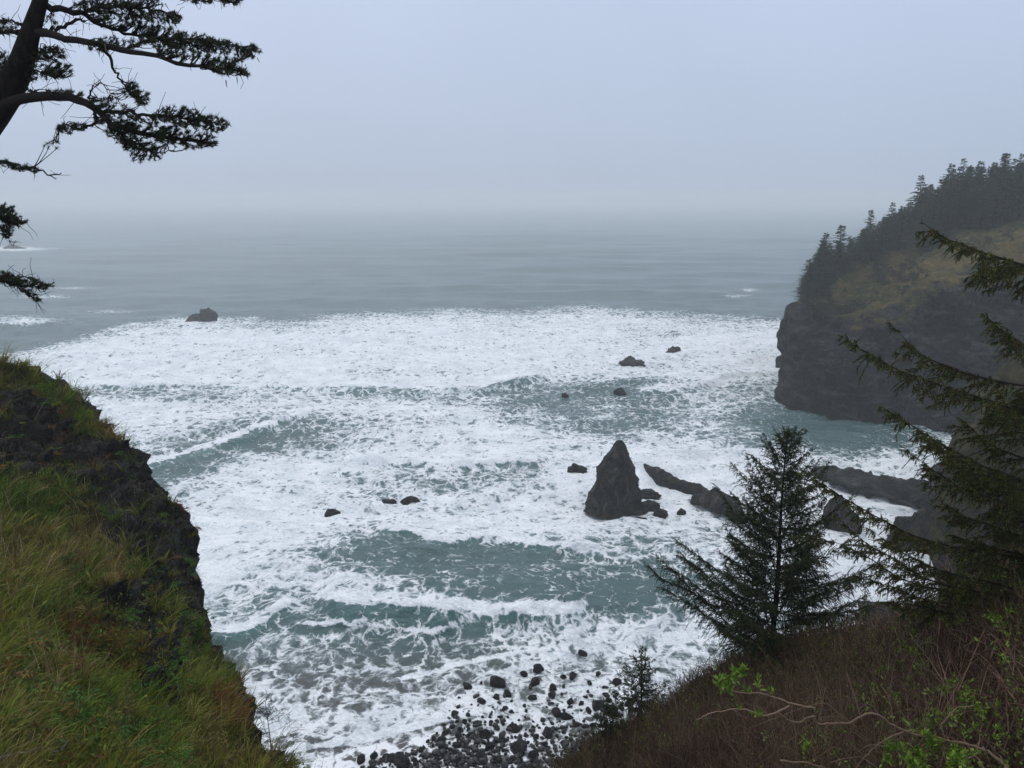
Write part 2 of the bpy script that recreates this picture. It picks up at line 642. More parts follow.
# breaking fronts: line (px, py), rise, foam depth above the line (px), value, dark face below (px), value there
FRONTS = [
    ([(60, 384), (150, 386), (215, 384), (256, 387), (275, 382), (300, 387), (340, 385), (385, 387), (440, 387), (480, 387), (505, 380), (545, 374)], 1.6, 9, .97, 18, .24),
    ([(140, 467), (170, 458), (215, 446), (256, 429), (312, 413)], 1.1, 7, .85, 36, .04),
    ([(350, 461), (400, 463), (460, 464), (512, 462), (540, 460)], 1.1, 9, .93, 26, .22),
    ([(180, 582), (240, 584), (285, 586), (312, 590)], .6, 7, .9, 6, .5),
    ([(190, 628), (208, 632), (228, 634), (246, 630), (262, 622), (276, 612), (292, 604)], .9, 14, .85, 18, .06),
    ([(384, 530), (415, 532), (432, 540), (452, 541), (478, 537), (494, 534), (512, 540), (532, 545), (560, 546), (600, 552)], .9, 8, .9, 22, .04),
    ([(328, 600), (345, 604), (370, 605), (392, 604), (420, 607), (445, 610), (470, 610), (490, 615), (520, 612), (550, 614), (579, 612)], 1.5, 15, 1.0, 22, .03),
    ([(298, 624), (312, 626), (330, 625), (340, 622), (350, 627), (365, 621)], .8, 6, .95, 12, .08),
    ([(412, 633), (430, 635), (452, 628)], .5, 6, .9, 8, .1),
    ([(395, 681), (420, 677), (450, 669), (480, 661), (512, 654), (560, 648), (610, 640), (665, 622)], .35, 7, .92, 7, .45),
    ([(285, 754), (320, 749), (345, 745), (372, 741), (395, 733), (420, 728), (470, 716)], .12, 9, .9, 6, .2),
    ([(560, 548), (600, 556), (640, 560), (700, 548)], .5, 6, .6, 16, .15),
    ([(640, 392), (690, 388), (730, 380), (790, 372)], .9, 8, .8, 18, .3),
    ([(690, 455), (730, 462), (770, 458), (800, 452)], .5, 9, .9, 8, .5),
]
TOP_EDGE = np.array([(-400, 420), (-100, 366), (0, 352), (20, 348), (60, 340), (100, 331), (130, 322), (190, 317), (256, 319), (330, 314), (400, 308), (512, 308), (600, 304), (660, 308), (720, 311), (800, 317), (1024, 330), (1500, 350)], float)


def front_y(line, px):
    a = np.array(line, float)
    return np.interp(px, a[:, 0], a[:, 1]), sstep(a[0, 0] - 14, a[0, 0] + 10, px) * (1 - sstep(a[-1, 0] - 10, a[-1, 0] + 14, px))


def build_sea():
    th = R(1) * np.concatenate([np.linspace(50, 6, 760), np.geomspace(5.95, .26, 260)])
    ph = R(1) * np.linspace(-58, 58, 860)
    r = CAM_Z / np.tan(th)
    Rr, Ph = np.meshgrid(r, ph, indexing='ij')
    X, Y = Rr * np.sin(Ph), Rr * np.cos(Ph)
    dr = np.gradient(r)[:, None]
    Z = np.zeros_like(X)
    g = np.random.default_rng(3)
    for i in range(46):
        wl = 3.5 * (70 / 3.5) ** g.random()
        ang = g.normal(0, .32)
        kx, ky = math.sin(ang) * 2 * math.pi / wl, math.cos(ang) * 2 * math.pi / wl
        amp = .0078 * wl ** .85
        ph0 = g.random() * 6.28
        damp = 1 - sstep(.2, .45, dr / wl)
        s = np.sin(kx * X + ky * Y + ph0)
        Z += amp * damp * s
    # calmer towards the shore and steep in the surf
    px0, py0 = project(np.stack([X, Y, 0 * X], -1))
    Z *= 1 - .93 * sstep(620, 690, py0)
    P3 = np.stack([X, Y, 0 * X], -1)
    near = Rr < 420
    lump = np.zeros_like(Z)
    lump[near] = fbm(P3[near] * np.array([.7, 1.3, 1]), .14, 5, 5, ridged=True)
    Z += .75 * lump * sstep(300, 330, py0) * (1 - .93 * sstep(620, 690, py0))
    wob = np.zeros_like(Z)
    wob[near] = fbm(P3[near], .3, 4, 9)
    crest = np.zeros_like(Z)
    big0 = np.zeros_like(Z)
    big0[near] = fbm(P3[near], .06, 3, 19)
    fine = np.zeros_like(Z)
    fine[near] = fbm(P3[near], 1.1, 3, 10)
    for line, amp, a, va, b, vb in FRONTS:
        yl, fade = front_y(line, px0)
        tl = np.tan(PITCH + np.arctan((yl - 384) / FPX))
        yc = (CAM_Z - amp) / tl
        d = Y - yc + wob * 1.2
        h = np.where(d > 0, np.exp(-np.maximum(d, 0) / (4.5 * amp + 2)), np.exp(-(np.minimum(d, 0) / (1.3 * amp + .4)) ** 2))
        Z += amp * h * fade * (.95 + .55 * wob + .5 * big0)
        if amp > .8:
            crest = np.maximum(crest, np.exp(-((d + .9 * amp) / (1.2 * amp)) ** 2) * fade)
    V = np.stack([X, Y, Z], -1)
    px, py = project(V)
    # foam cover
    jx = px + 9 * wob
    jy = py + 3.5 * fbm(P3 + 50, .22, 3, 12) * (FPX / np.maximum(Rr, 50)) * .45
    u = np.clip(jx / 64.0, 0, 15.999)
    iy = np.clip(np.searchsorted(FY, jy) - 1, 0, len(FY) - 2)
    ty = np.clip((jy - FY[iy]) / (FY[iy + 1] - FY[iy]), 0, 1)
    iu = u.astype(int)
    tu = u - iu
    D = (FV[iy, iu] * (1 - tu) + FV[iy, iu + 1] * tu) * (1 - ty) + (FV[iy + 1, iu] * (1 - tu) + FV[iy + 1, iu + 1] * tu) * ty
    ye = np.interp(px, TOP_EDGE[:, 0], TOP_EDGE[:, 1]) + 2.5 * wob
    big = np.zeros_like(Z)
    big[near] = fbm(P3[near] * np.array([1, .5, 1]), .045, 4, 15)
    ye = ye + 5 * big
    D *= sstep(-2.5, 4.5, py - ye) * (1 - .42 * (1 - sstep(3, 16, py - ye)))
    D = np.clip(D * .98, 0, 1)
    for line, amp, a, va, b, vb in FRONTS:
        yl, fade = front_y(line, px)
        dy = py - yl + wob * (2.6 if amp > .4 else 4) + fine * 2.2
        up = sstep(-a, -a * .45, dy) * (1 - sstep(-1.0, .8, dy)) * fade
        D = D * (1 - up) + np.maximum(D, va) * up
        dn = sstep(-.6, 1.0, dy) * (1 - sstep(b * .55, b, dy)) * fade
        face = np.clip(vb + .16 + .55 * np.maximum(big, -.1) + .55 * fine * (wob + .3), 0, 1)
        D = D * (1 - dn) + np.minimum(D, face) * dn
    # loose whitecaps far out and round the outlying rocks
    for cx, cy, rx, ry, v in [(15, 249, 34, 2.4, .85), (22, 321, 34, 5, .75), (40, 297, 26, 2.2, .5), (108, 312, 26, 2.2, .45), (198, 322, 34, 6, .8), (75, 288, 22, 1.2, .5), (750, 290, 10, 1.6, .6), (735, 296, 14, 1.4, .55), (760, 330, 60, 9, .3)]:
        q = ((px - cx) / rx) ** 2 + ((py - cy) / ry) ** 2
        D = np.maximum(D, v * np.exp(-q))
    shallow = sstep(626, 690, py + .06 * (px - 400) * 0) * .95
    V = V.reshape(-1, 3)
    o = mk('sea', V, grid_faces(*X.shape)[:, ::-1], M_SEA, None, {'foam': np.clip(D, 0, 1).ravel(), 'shallow': shallow.ravel(), 'crest': (crest * .8).ravel()})
    tag(o, 'grey green sea streaked with white surf', 'sea', kind='structure')


build_sea()

# ------------------------------------------------------------------ the beach
SHORE = np.array([(-400, 770), (200, 765), (285, 754), (345, 745), (395, 734), (430, 726), (470, 722), (520, 726), (560, 735), (620, 722), (660, 705), (900, 690), (1600, 660)], float)


def shore_z(X, Y):
    px, py = project(np.stack([X, Y, 0 * X], -1))
    px = np.where(Y < 8, 512 + 90 * X, px)
    ys = np.interp(np.clip(px, -400, 1600), SHORE[:, 0], SHORE[:, 1])
    Ys = CAM_Z / np.tan(PITCH + np.arctan((ys - 384) / FPX))
    return np.clip((Ys - Y) * .075, -2.5, 6)


def build_beach():
    xs, ys = np.linspace(-75, 90, 260), np.linspace(14, 90, 170)
    X, Y = np.meshgrid(xs, ys, indexing='ij')
    Z = shore_z(X, Y)
    P = np.stack([X, Y, 0 * X], -1)
    Z = Z - .10 + .10 * fbm(P, .35, 4, 21)
    V = np.stack([X, Y, Z], -1)
    foam = .46 * np.exp(-np.maximum(Z, 0) * .6)
    o = mk('beach', V.reshape(-1, 3), grid_faces(*X.shape), M_SAND, None, {'foam': foam.ravel()})
    tag(o, 'dark wet sand beach laced with foam', 'beach', kind='structure')


build_beach()


# ------------------------------------------------------------------ rocks
def icosphere(sub):
    import bmesh
    bm = bmesh.new()
    bmesh.ops.create_icosphere(bm, subdivisions=sub, radius=1)
    V = np.array([v.co[:] for v in bm.verts])
    T = np.array([[v.index for v in f.verts] for f in bm.faces])
    bm.free()
    return V, T


ICO = {s: icosphere(s) for s in (2, 3, 4, 5)}


def rock_mesh(dims, seed, sub=5, rough=.6, cuts=10, freq=1.7):
    V, T = ICO[sub]
    V = V.copy()
    g = np.random.default_rng(seed)
    for _ in range(cuts):                       # broken flat faces
        n = norm(g.normal(size=3))
        d = g.uniform(.55, .85)
        s = np.maximum(V @ n - d, 0)
        V -= s[:, None] * n * .9
    V *= (1 + rough * fbm(V + g.uniform(-50, 50, 3), freq, 5, seed, ridged=True) * .6)[:, None]
    return V * np.array(dims), T


def rock(name, loc, dims, seed, label, mat=None, rotz=0., sub=5, rough=.6, cuts=10, freq=1.7, cat='rock', group=None):
    V, T = rock_mesh(dims, seed, sub, rough, cuts, freq)
    o = mk(name, V, T, mat or M_SEAROCK)
    o.location = loc
    o.rotation_euler[2] = rotz
    return tag(o, label, cat, group)


def sea_stack():
    base = at_z(611, 506)
    s = float(base[1]) / CP * 1.0
    sc = np.linalg.norm(base - np.array([0, 0, CAM_Z])) / FPX      # metres per pixel there
    # outline of the rock, half widths and centre by height
    prof = [(-3, -29, 31), (0, -27, 25), (4, -26, 25), (12, -22.5, 25), (20, -19, 25), (28, -16, 23.5), (36, -13.5, 21.5), (44, -10, 19.5), (50, -6.5, 17.5), (57, -2, 14.5), (62, .5, 12.5), (66, 2, 10.5), (69, 4, 9)]
    prof = np.array(prof, float)
    nz, na = 90, 110
    zz = np.linspace(prof[0, 0], prof[-1, 0], nz)
    l, rr = np.interp(zz, prof[:, 0], prof[:, 1]), np.interp(zz, prof[:, 0], prof[:, 2])
    a = np.linspace(0, 2 * math.pi, na, endpoint=False)
    cx, hw = (l + rr) / 2, (rr - l) / 2 * .89
    zr = zz[:, None] / 70
    rib = 1 + .06 * np.cos(3 * a + 1.6 * zr + .6) + .06 * np.cos(5 * a - 2.0 * zr + 1.1) - .05 * np.maximum(0, np.sin(2 * a + 4 * zr))
    X = (cx[:, None] + hw[:, None] * rib * np.cos(a)) * sc
    Yp = hw[:, None] * rib * .85 * np.sin(a) * sc
    X = X + .35 * np.sin(zr * 6 + 1) * (1 - zr) * sc * 3
    Z = np.repeat(zz[:, None], na, 1) * sc * .97
    P = np.stack([X, Yp, Z], -1)
    out = np.stack([np.cos(a), np.sin(a), 0 * a], -1)[None]
    k = np.minimum(hw / 10, 1)[:, None, None]
    nz_ = fbm(P, .55, 5, 31, ridged=True)[..., None]
    n2 = fbm(P * np.array([1, 1, .5]), 1.3, 4, 37)[..., None]
    n3 = fbm(P * np.array([1, 1, .35]), .38, 3, 39, ridged=True)[..., None]
    P = P + out * (nz_ * .50 + n2 * .38 + n3 * .55) * k
    V = P.reshape(-1, 3)
    i, j = np.meshgrid(np.arange(nz - 1), np.arange(na), indexing='ij')
    j2 = (j + 1) % na
    Q = np.stack([i * na + j, i * na + j2, (i + 1) * na + j2, (i + 1) * na + j], -1).reshape(-1, 4)
    V = np.concatenate([V, [P[-1].mean(0) + [0, 0, .15]]])
    top = (nz - 1) * na
    T = np.stack([top + np.arange(na), top + (np.arange(na) + 1) % na, np.full(na, len(V) - 1)], 1)
    o = mk('sea_stack', V, [Q, T], M_STACK)
    o.location = base
    tag(o, 'tall pointed dark rock standing in the surf', 'rock')


sea_stack()


def mpp(px, py):
    p = at_z(px, py)
    return float(np.linalg.norm(p - np.array([0, 0, CAM_Z]))) / FPX


def sea_rock(px, py, w, h, depth, seed, label, rotz=0., name='sea_rock', zoff=-.28, **kw):
    """px,py: foot centre; w,h: size in the photograph; depth: how many times its half width deep"""
    s = mpp(px, py)
    p = at_z(px, py)
    hw = w * s / 2 * .98
    p = p + np.array([0, hw * depth * .6, h * s * zoff])
    return rock(name, p, (hw, hw * depth, h * s * .95), seed, label, rotz=rotz, **kw)


sea_rock(192, 324, 18, 9, .9, 11, 'far rock left of its twin at the outer edge of the surf', zoff=.0)
sea_rock(206, 323, 18, 12, .9, 12, 'higher twin of the two far rocks at the outer edge of the surf', zoff=.0)
sea_rock(12, 249, 20, 5, .8, 13, 'low rock in a line of white water far out at left')
sea_rock(634, 368, 25, 10, .8, 14, 'rounded rock washed by foam far beyond the sea stack', zoff=0)
sea_rock(675, 353, 14, 6, .7, 15, 'small jagged rock rising from the far white surf', rotz=.3, zoff=0, rough=.6)
sea_rock(565, 396, 8, 5, .8, 16, 'tiny rock in the dark trough beyond the sea stack')
sea_rock(621, 393, 13, 5, .8, 17, 'small flat rock under the rounded far rock')
sea_rock(579, 476, 20, 11, .8, 18, 'dark round rock just left of the pointed stack', zoff=0)
sea_rock(330, 515, 17, 6, .8, 19, 'small wet rock alone in the foam on the left')
sea_rock(388, 504, 14, 5, .8, 20, 'left one of two low rocks awash in foam')
sea_rock(408, 503, 19, 5, .8, 21, 'right one of two low rocks awash in foam')
sea_rock(650, 496, 20, 6, .7, 22, 'flat rock close against the right foot of the stack')
sea_rock(651, 507, 22, 7, .7, 23, 'wedge rock below the flat one beside the stack')
sea_rock(640, 522, 16, 6, .8, 24, 'low rock in front of the stack foot')
sea_rock(662, 515, 14, 7, .8, 25, 'small dark rock right of the wedge rock')
sea_rock(683, 513, 9, 5, .8, 26, 'tiny rock in foam before the long reef')
sea_rock(222, 588, 12, 4, .8, 27, 'tiny rock in the wash near the bluff')
sea_rock(780, 366, 9, 14, .9, 28, 'low rock at the seaward foot of the wooded headland', zoff=0, mat=M_STACK)
sea_rock(797, 404, 18, 8, .9, 29, 'pale ledge at the foot of the wooded headland', zoff=0)
sea_rock(845, 528, 30, 26, .8, 30, 'dark block of rock behind the young spruce', zoff=.0, mat=M_STACK)
sea_rock(940, 560, 60, 34, .9, 32, 'broad dark rock under the near cliff', zoff=.0, mat=M_STACK)
sea_rock(895, 638, 60, 16, .9, 33, 'flat grey rock glimpsed under the spruce branches', zoff=.0)


def reef(name, pts, width, height, seed, label, mat):
    """long low ridge along pts (px,py)"""
    W = at_z(np.array([p[0] for p in pts]), np.array([p[1] for p in pts]))
    c = W.mean(0)
    n, k = 90, 40
    path = smooth_path(W - c, n)
    tan = norm(np.gradient(path, axis=0))
    side = np.stack([-tan[:, 1], tan[:, 0], 0 * tan[:, 0]], -1)
    t = np.linspace(0, 1, n)
    wv = np.interp(t, np.linspace(0, 1, len(width)), width)
    hv = np.interp(t, np.linspace(0, 1, len(height)), height)
    a = np.linspace(0, math.pi, k)
    off = np.cos(a)
    G = path[:, None] + side[:, None] * (off[None, :, None] * wv[:, None, None])
    prof = np.maximum(np.sin(a), 0) ** .6
    G[..., 2] = hv[:, None] * prof[None] * 1.0 - .5
    G = G + fbm(G + seed, .5, 5, seed, ridged=True)[..., None] * np.array([.5, .5, 1.0]) * np.minimum(wv / 2, 1)[:, None, None]
    o = mk(name, G.reshape(-1, 3), grid_faces(n, k), mat)
    o.location = c
    return tag(o, label, 'rock')


reef('reef_rock', [(640, 466), (655, 476), (675, 486), (700, 494), (722, 505)], [.3, .9, 1.0, .9, .5], [1.0, 1.9, 1.7, 1.6, .9], 41, 'long sloping reef rock right of the stack', M_STACK)
reef('reef_rock', [(692, 500), (710, 505), (728, 514), (745, 522)], [.6, 1.8, 2.0, .6], [1.1, 2.4, 2.5, 1.0], 43, 'humped brown reef rock left of the young spruce', M_STACK)
reef('rock_ledge', [(812, 470), (840, 481), (880, 490), (915, 498), (950, 508), (990, 515)], [1.0, 3.2, 3.4, 3.4, 4.0, 4], [.9, 2.0, 1.9, 2.3, 3.4, 4], 45, 'broad flat dark ledge reaching out from the near cliff', M_SEAROCK)
reef('rock_ledge', [(925, 478), (945, 482), (975, 488)], [1.0, 3.0, 3.5], [1.5, 4.0, 4.5], 47, 'dark stepped rock rising behind the broad ledge', M_SEAROCK)


# ------------------------------------------------------------------ boulders on the beach
def boulders():
    kinds = []
    for s in range(7):
        V, T = rock_mesh((1, .8, .7), 60 + s, 4, .5, 9, 1.3)
        o = mk('boulder', V, T, M_BOULDER)
        kinds.append(o)
    used = set()
    named = [
        (598, 706, 15, 'big grey boulder alone at the upper right of the boulder field'),
        (534, 683, 13, 'pair-topped boulder in the foam above the boulder field'),
        (507, 694, 10, 'round boulder in foam left of centre above the boulder field'),
        (533, 698, 10, 'small boulder directly below the pair-topped boulder'),
        (582, 654, 10, 'upright boulder in the wash nearest the breaking line'),
        (538, 669, 11, 'boulder half awash between the upright one and the pair-topped one'),
        (482, 702, 10, 'leftmost boulder of those standing in deep foam'),
        (467, 686, 12, 'brown boulder under the thin wash left of the field'),
        (556, 713, 12, 'brown flat boulder beside a black one in foam'),
        (566, 717, 13, 'black boulder touching the brown flat boulder'),
        (547, 733, 14, 'wide black boulder in the middle of the field'),
        (605, 707, 0, ''), (589, 711, 9, 'small flat boulder right of the black pair'),
        (606, 708, 0, ''), (519, 750, 20, 'largest black boulder at the lower middle of the field'),
        (486, 735, 13, 'black boulder at the left of the packed field'),
        (513, 729, 12, 'black pointed boulder between foam pools'),
        (361, 760, 11, 'left one of two black boulders on the open sand'),
        (374, 757, 10, 'right one of two black boulders on the open sand'),
        (404, 766, 22, 'flat black boulder at the bottom edge of the sand'),
        (604, 709, 0, ''), (611, 712, 16, 'angular dark boulder beside the small spruce'),
    ]
    grp = 'boulders on the beach'
    spots = [n for n in named if n[2] > 0]
    g = np.random.default_rng(77)
    poly = [(345, 775), (380, 758), (420, 748), (440, 730), (455, 700), (470, 680), (515, 672), (600, 672), (650, 690), (650, 705), (600, 768), (560, 800), (345, 800)]
    pts = [(s[0], s[1], s[2] * .55) for s in spots]
    tries = 0
    while len(spots) < 290 and tries < 40000:
        tries += 1
        x, y = g.uniform(340, 650), g.uniform(672, 792)
        if not inside(poly, np.array(x), np.array(y)):
            continue
        p_keep = (.10 + .90 * sstep(690, 740, y)) * (1 if x > 430 else .4)
        if g.random() > p_keep:
            continue
        w = float(np.clip(g.lognormal(1.80, .5), 3, 17))
        if any((x - a) ** 2 + ((y - b) * 1.35) ** 2 < (.5 * w + c * .8) ** 2 for a, b, c in pts):
            continue
        pts.append((x, y, w * .55))
        spots.append((x, y, w, None))
    for i, (x, y, w, lab) in enumerate(spots):
        s = mpp(x, y)
        k = int(g.integers(0, len(kinds)))
        src = kinds[k]
        if k in used:
            o = src.copy()
            col.objects.link(o)
        else:
            o = src
            used.add(k)
        p = at_z(x, y)
        z = float(shore_z(np.array(p[0]), np.array(p[1])))
        z = max(z, 0)
        p = at_z(np.array(x), np.array(y), z)
        q = w * s * .47
        o.location = (p[0], p[1], z + q * .10)
        o.rotation_euler = (g.uniform(-.2, .2), g.uniform(-.2, .2), g.uniform(0, 6.28))
        o.scale = (q, q * g.uniform(.75, 1.0), q * g.uniform(.75, 1.1))
        if not lab:
            lab = 'black wet boulder packed among others at the tide edge' if y > 722 else 'dark boulder scattered in the foamy wash above the packed boulders'
        tag(o, lab, 'boulder', grp)

    # the bed of cobbles between them
    bag = Bag()
    n = 1500
    x, y = g.uniform(330, 660, n * 3), g.uniform(684, 800, n * 3)
    keep = inside(poly, x, y) & (g.random(n * 3) < .05 + .75 * sstep(705, 765, y - .10 * (x - 500)))
    x, y = x[keep][:n], y[keep][:n]
    V0, T0 = rock_mesh((1, .85, .65), 91, 2, .4, 6, 1.2)
    for k in range(len(x)):
        p = at_z(x[k], y[k])
        z = max(float(shore_z(p[0], p[1])), 0)
        p = at_z(x[k], y[k], z)
        r = float(np.clip(g.lognormal(-1.85, .45), .06, .40))
        a = g.uniform(0, 6.28)
        ca, sa = math.cos(a), math.sin(a)
        M = np.array([[ca, -sa, 0], [sa, ca, 0], [0, 0, 1]])
        t = float(g.lognormal(-.1, .5))
        bag.add((V0 * g.uniform(.7, 1.2, 3) * r) @ M.T + p + np.array([0, 0, r * .2]), T=T0, C=np.array([.0065, .0064, .0062]) * t)
    o = bag.build('cobbles', M_COBBLE, smooth=True)
    tag(o, 'bed of dark wet cobbles between the boulders', 'cobbles', kind='stuff')


boulders()


# ------------------------------------------------------------------ headlands (a long hill swept through cross-sections)
def sweep(stations, nu, per):
    """stations: (S,K,3) world points; per: number of rows between consecutive profile points"""
    S = np.asarray(stations, float)
    G = np.stack([smooth_path(S[:, k], nu) for k in range(S.shape[1])], 1)
    rows = []
    kk = []
    for k in range(S.shape[1] - 1):
        t = np.linspace(0, 1, per[k], endpoint=(k == S.shape[1] - 2))[None, :, None]
        rows.append(G[:, k:k + 1] * (1 - t) + G[:, k + 1:k + 2] * t)
        kk.append(k + t[0, :, 0])
    return np.concatenate(rows, 1), np.concatenate(kk)


def station(px, pb, pt, pr, dt, dr, back=45, ptx=None, prx=None, zback=None):
    b = at_z(px, pb)
    t = at_y(ptx or px, pt, b[1] + dt)
    r = at_y(prx or px, pr, b[1] + dr)
    p = r + np.array([r[0] * .12, back * .45, (2 if zback is None else zback)])
    q = r + np.array([r[0] * .2, back, -r[2] * .45])
    e = r + np.array([r[0] * .22, back * 1.35, -r[2] - 3])
    b0 = b + np.array([0, -2.0, -3.0])
    return [b0, b, t, r, p, q, e]


HS = [
    station(789, 398, 385, 380, 4, 10, 22, 790, 792, -1),
    station(793, 401, 318, 306, 5, 12, 26, 796, 803),
    station(808, 407, 326, 294, 6, 17, 34, 811, 819),
    station(850, 414, 331, 268, 8, 28, 40),
    station(905, 420, 316, 236, 9, 42, 45),
    station(960, 427, 284, 208, 12, 52, 50),
    station(1030, 432, 262, 192, 15, 60, 60),
    station(1160, 440, 240, 170, 16, 66, 70),
    station(1420, 450, 220, 150, 18, 70, 80)]


def build_headland():
    G, kk = sweep(HS, 300, [6, 60, 70, 22, 14, 10])
    nrm = grid_normals(G)
    if (nrm[150, 30, 1]) > 0:
        nrm = -nrm
    face = sstep(.6, 1.2, kk) * (1 - sstep(1.7, 2.2, kk))
    d = fbm(G * np.array([1, 1, .45]), .09, 6, 51, ridged=True) * 3.4 + fbm(G * np.array([1, 1, .7]), .33, 5, 53, ridged=True) * 1.5
    # slanting strata
    st = (G[..., 2] * .8 + G[..., 0] * .55) * .55
    d = d + face[None] * .8 * np.sin(st + 2.0 * fbm(G, .08, 3, 55))
    amp = np.where(kk < 2.0, 1.0, np.clip(1.0 - (kk - 2.0) * 1.2, .35, 1))
    G = G + nrm * (d * amp)[..., None]
    veg = np.clip((kk[None] - 2.0) * 1.1 + .50 + .85 * fbm(G, .06, 5, 57), 0, 1) * sstep(1.2, 1.6, kk)[None]
    veg = np.broadcast_to(veg, G.shape[:2])
    o = mk('headland', G.reshape(-1, 3), grid_faces(*G.shape[:2]), M_HEAD, None, {'veg': veg.ravel()})
    tag(o, 'steep dark headland with brown grassy top and a wooded ridge', 'headland', kind='structure')
    return G, kk


HG, HK = build_headland()

CS = [
    station(938, 596, 590, 588, 2, 3, 8),
    station(944, 592, 520, 500, 3, 5, 12, 952, 956),
    station(955, 596, 455, 425, 4, 8, 16, 966, 974),
    station(985, 604, 430, 402, 5, 10, 18, 990, 992),
    station(1030, 612, 400, 372, 6, 12, 20),
    station(1120, 622, 370, 330, 7, 14, 24),
    station(1300, 640, 340, 290, 8, 16, 30)]


def build_cliff():
    G, kk = sweep(CS, 160, [6, 60, 24, 12, 8, 8])
    nrm = grid_normals(G)
    if nrm[80, 30, 1] > 0:
        nrm = -nrm
    d = fbm(G * np.array([1, 1, .6]), .16, 6, 61, ridged=True) * 2.0 + fbm(G, .6, 5, 63, ridged=True) * .9
    G = G + nrm * d[..., None]
    veg = np.clip((kk[None] - 1.0) * .6 + .35 + .8 * fbm(G, .12, 4, 65), 0, 1)
    o = mk('cliff', G.reshape(-1, 3), grid_faces(*G.shape[:2]), M_CLIFF, None, {'veg': veg.ravel()})
    tag(o, 'near brown cliff seen behind the overhanging spruce boughs', 'cliff', kind='structure')


build_cliff()


# ------------------------------------------------------------------ conifers on the headland
def far_conifer(seed, ragged):
    """unit tree, height 1; returns (trunk bag, crown bag)"""
    g = np.random.default_rng(seed)
    tr, cr = Bag(), Bag()
    z = np.linspace(-.06, .97, 8)
    path = np.stack([.008 * np.sin(z * 5 + seed), .008 * np.cos(z * 4), z], -1)[None]
    tubes(tr, path, (.016 * (1 - z * .93))[None], 6, C=np.array([.035, .028, .024]))
    P, D, L, W = [], [], [], []
    nb = 150
    fs = np.sort(g.uniform(.04, .99, nb))
    for f in fs:
        az = g.uniform(0, 6.283)
        bl = (.215 * (1 - f) ** .75 + .012) * g.uniform(.55, 1.15)
        if g.random() < ragged:
            bl *= g.uniform(.2, .6)
        el = g.uniform(-.25, .2) + .5 * f
        d = np.array([math.cos(az) * math.cos(el), math.sin(az) * math.cos(el), math.sin(el)])
        o = np.array([0, 0, f])
        n = max(4, int(bl * 85))
        for k in range(n):
            t = (k + .6) / n
            q = o + d * bl * t + np.array([0, 0, -.03 * t * t])
            for s in (-1, 1):
                sd = np.array([-d[1], d[0], 0]) * s
                v = d * .7 + sd * g.uniform(.2, 1.0) + np.array([0, 0, g.uniform(-.55, .3)])
                P.append(q)
                D.append(v)
                L.append(g.uniform(.018, .042) * (1.25 - .5 * t))
                W.append(g.uniform(.009, .018))
    P, D = np.array(P), norm(np.array(D))
    C = pick([(.014, .044, .012), (.020, .054, .014), (.011, .032, .012), (.032, .056, .016)], len(P), .3)
    leaves(cr, P, D, np.array(L), np.array(W), C)
    return tr, cr


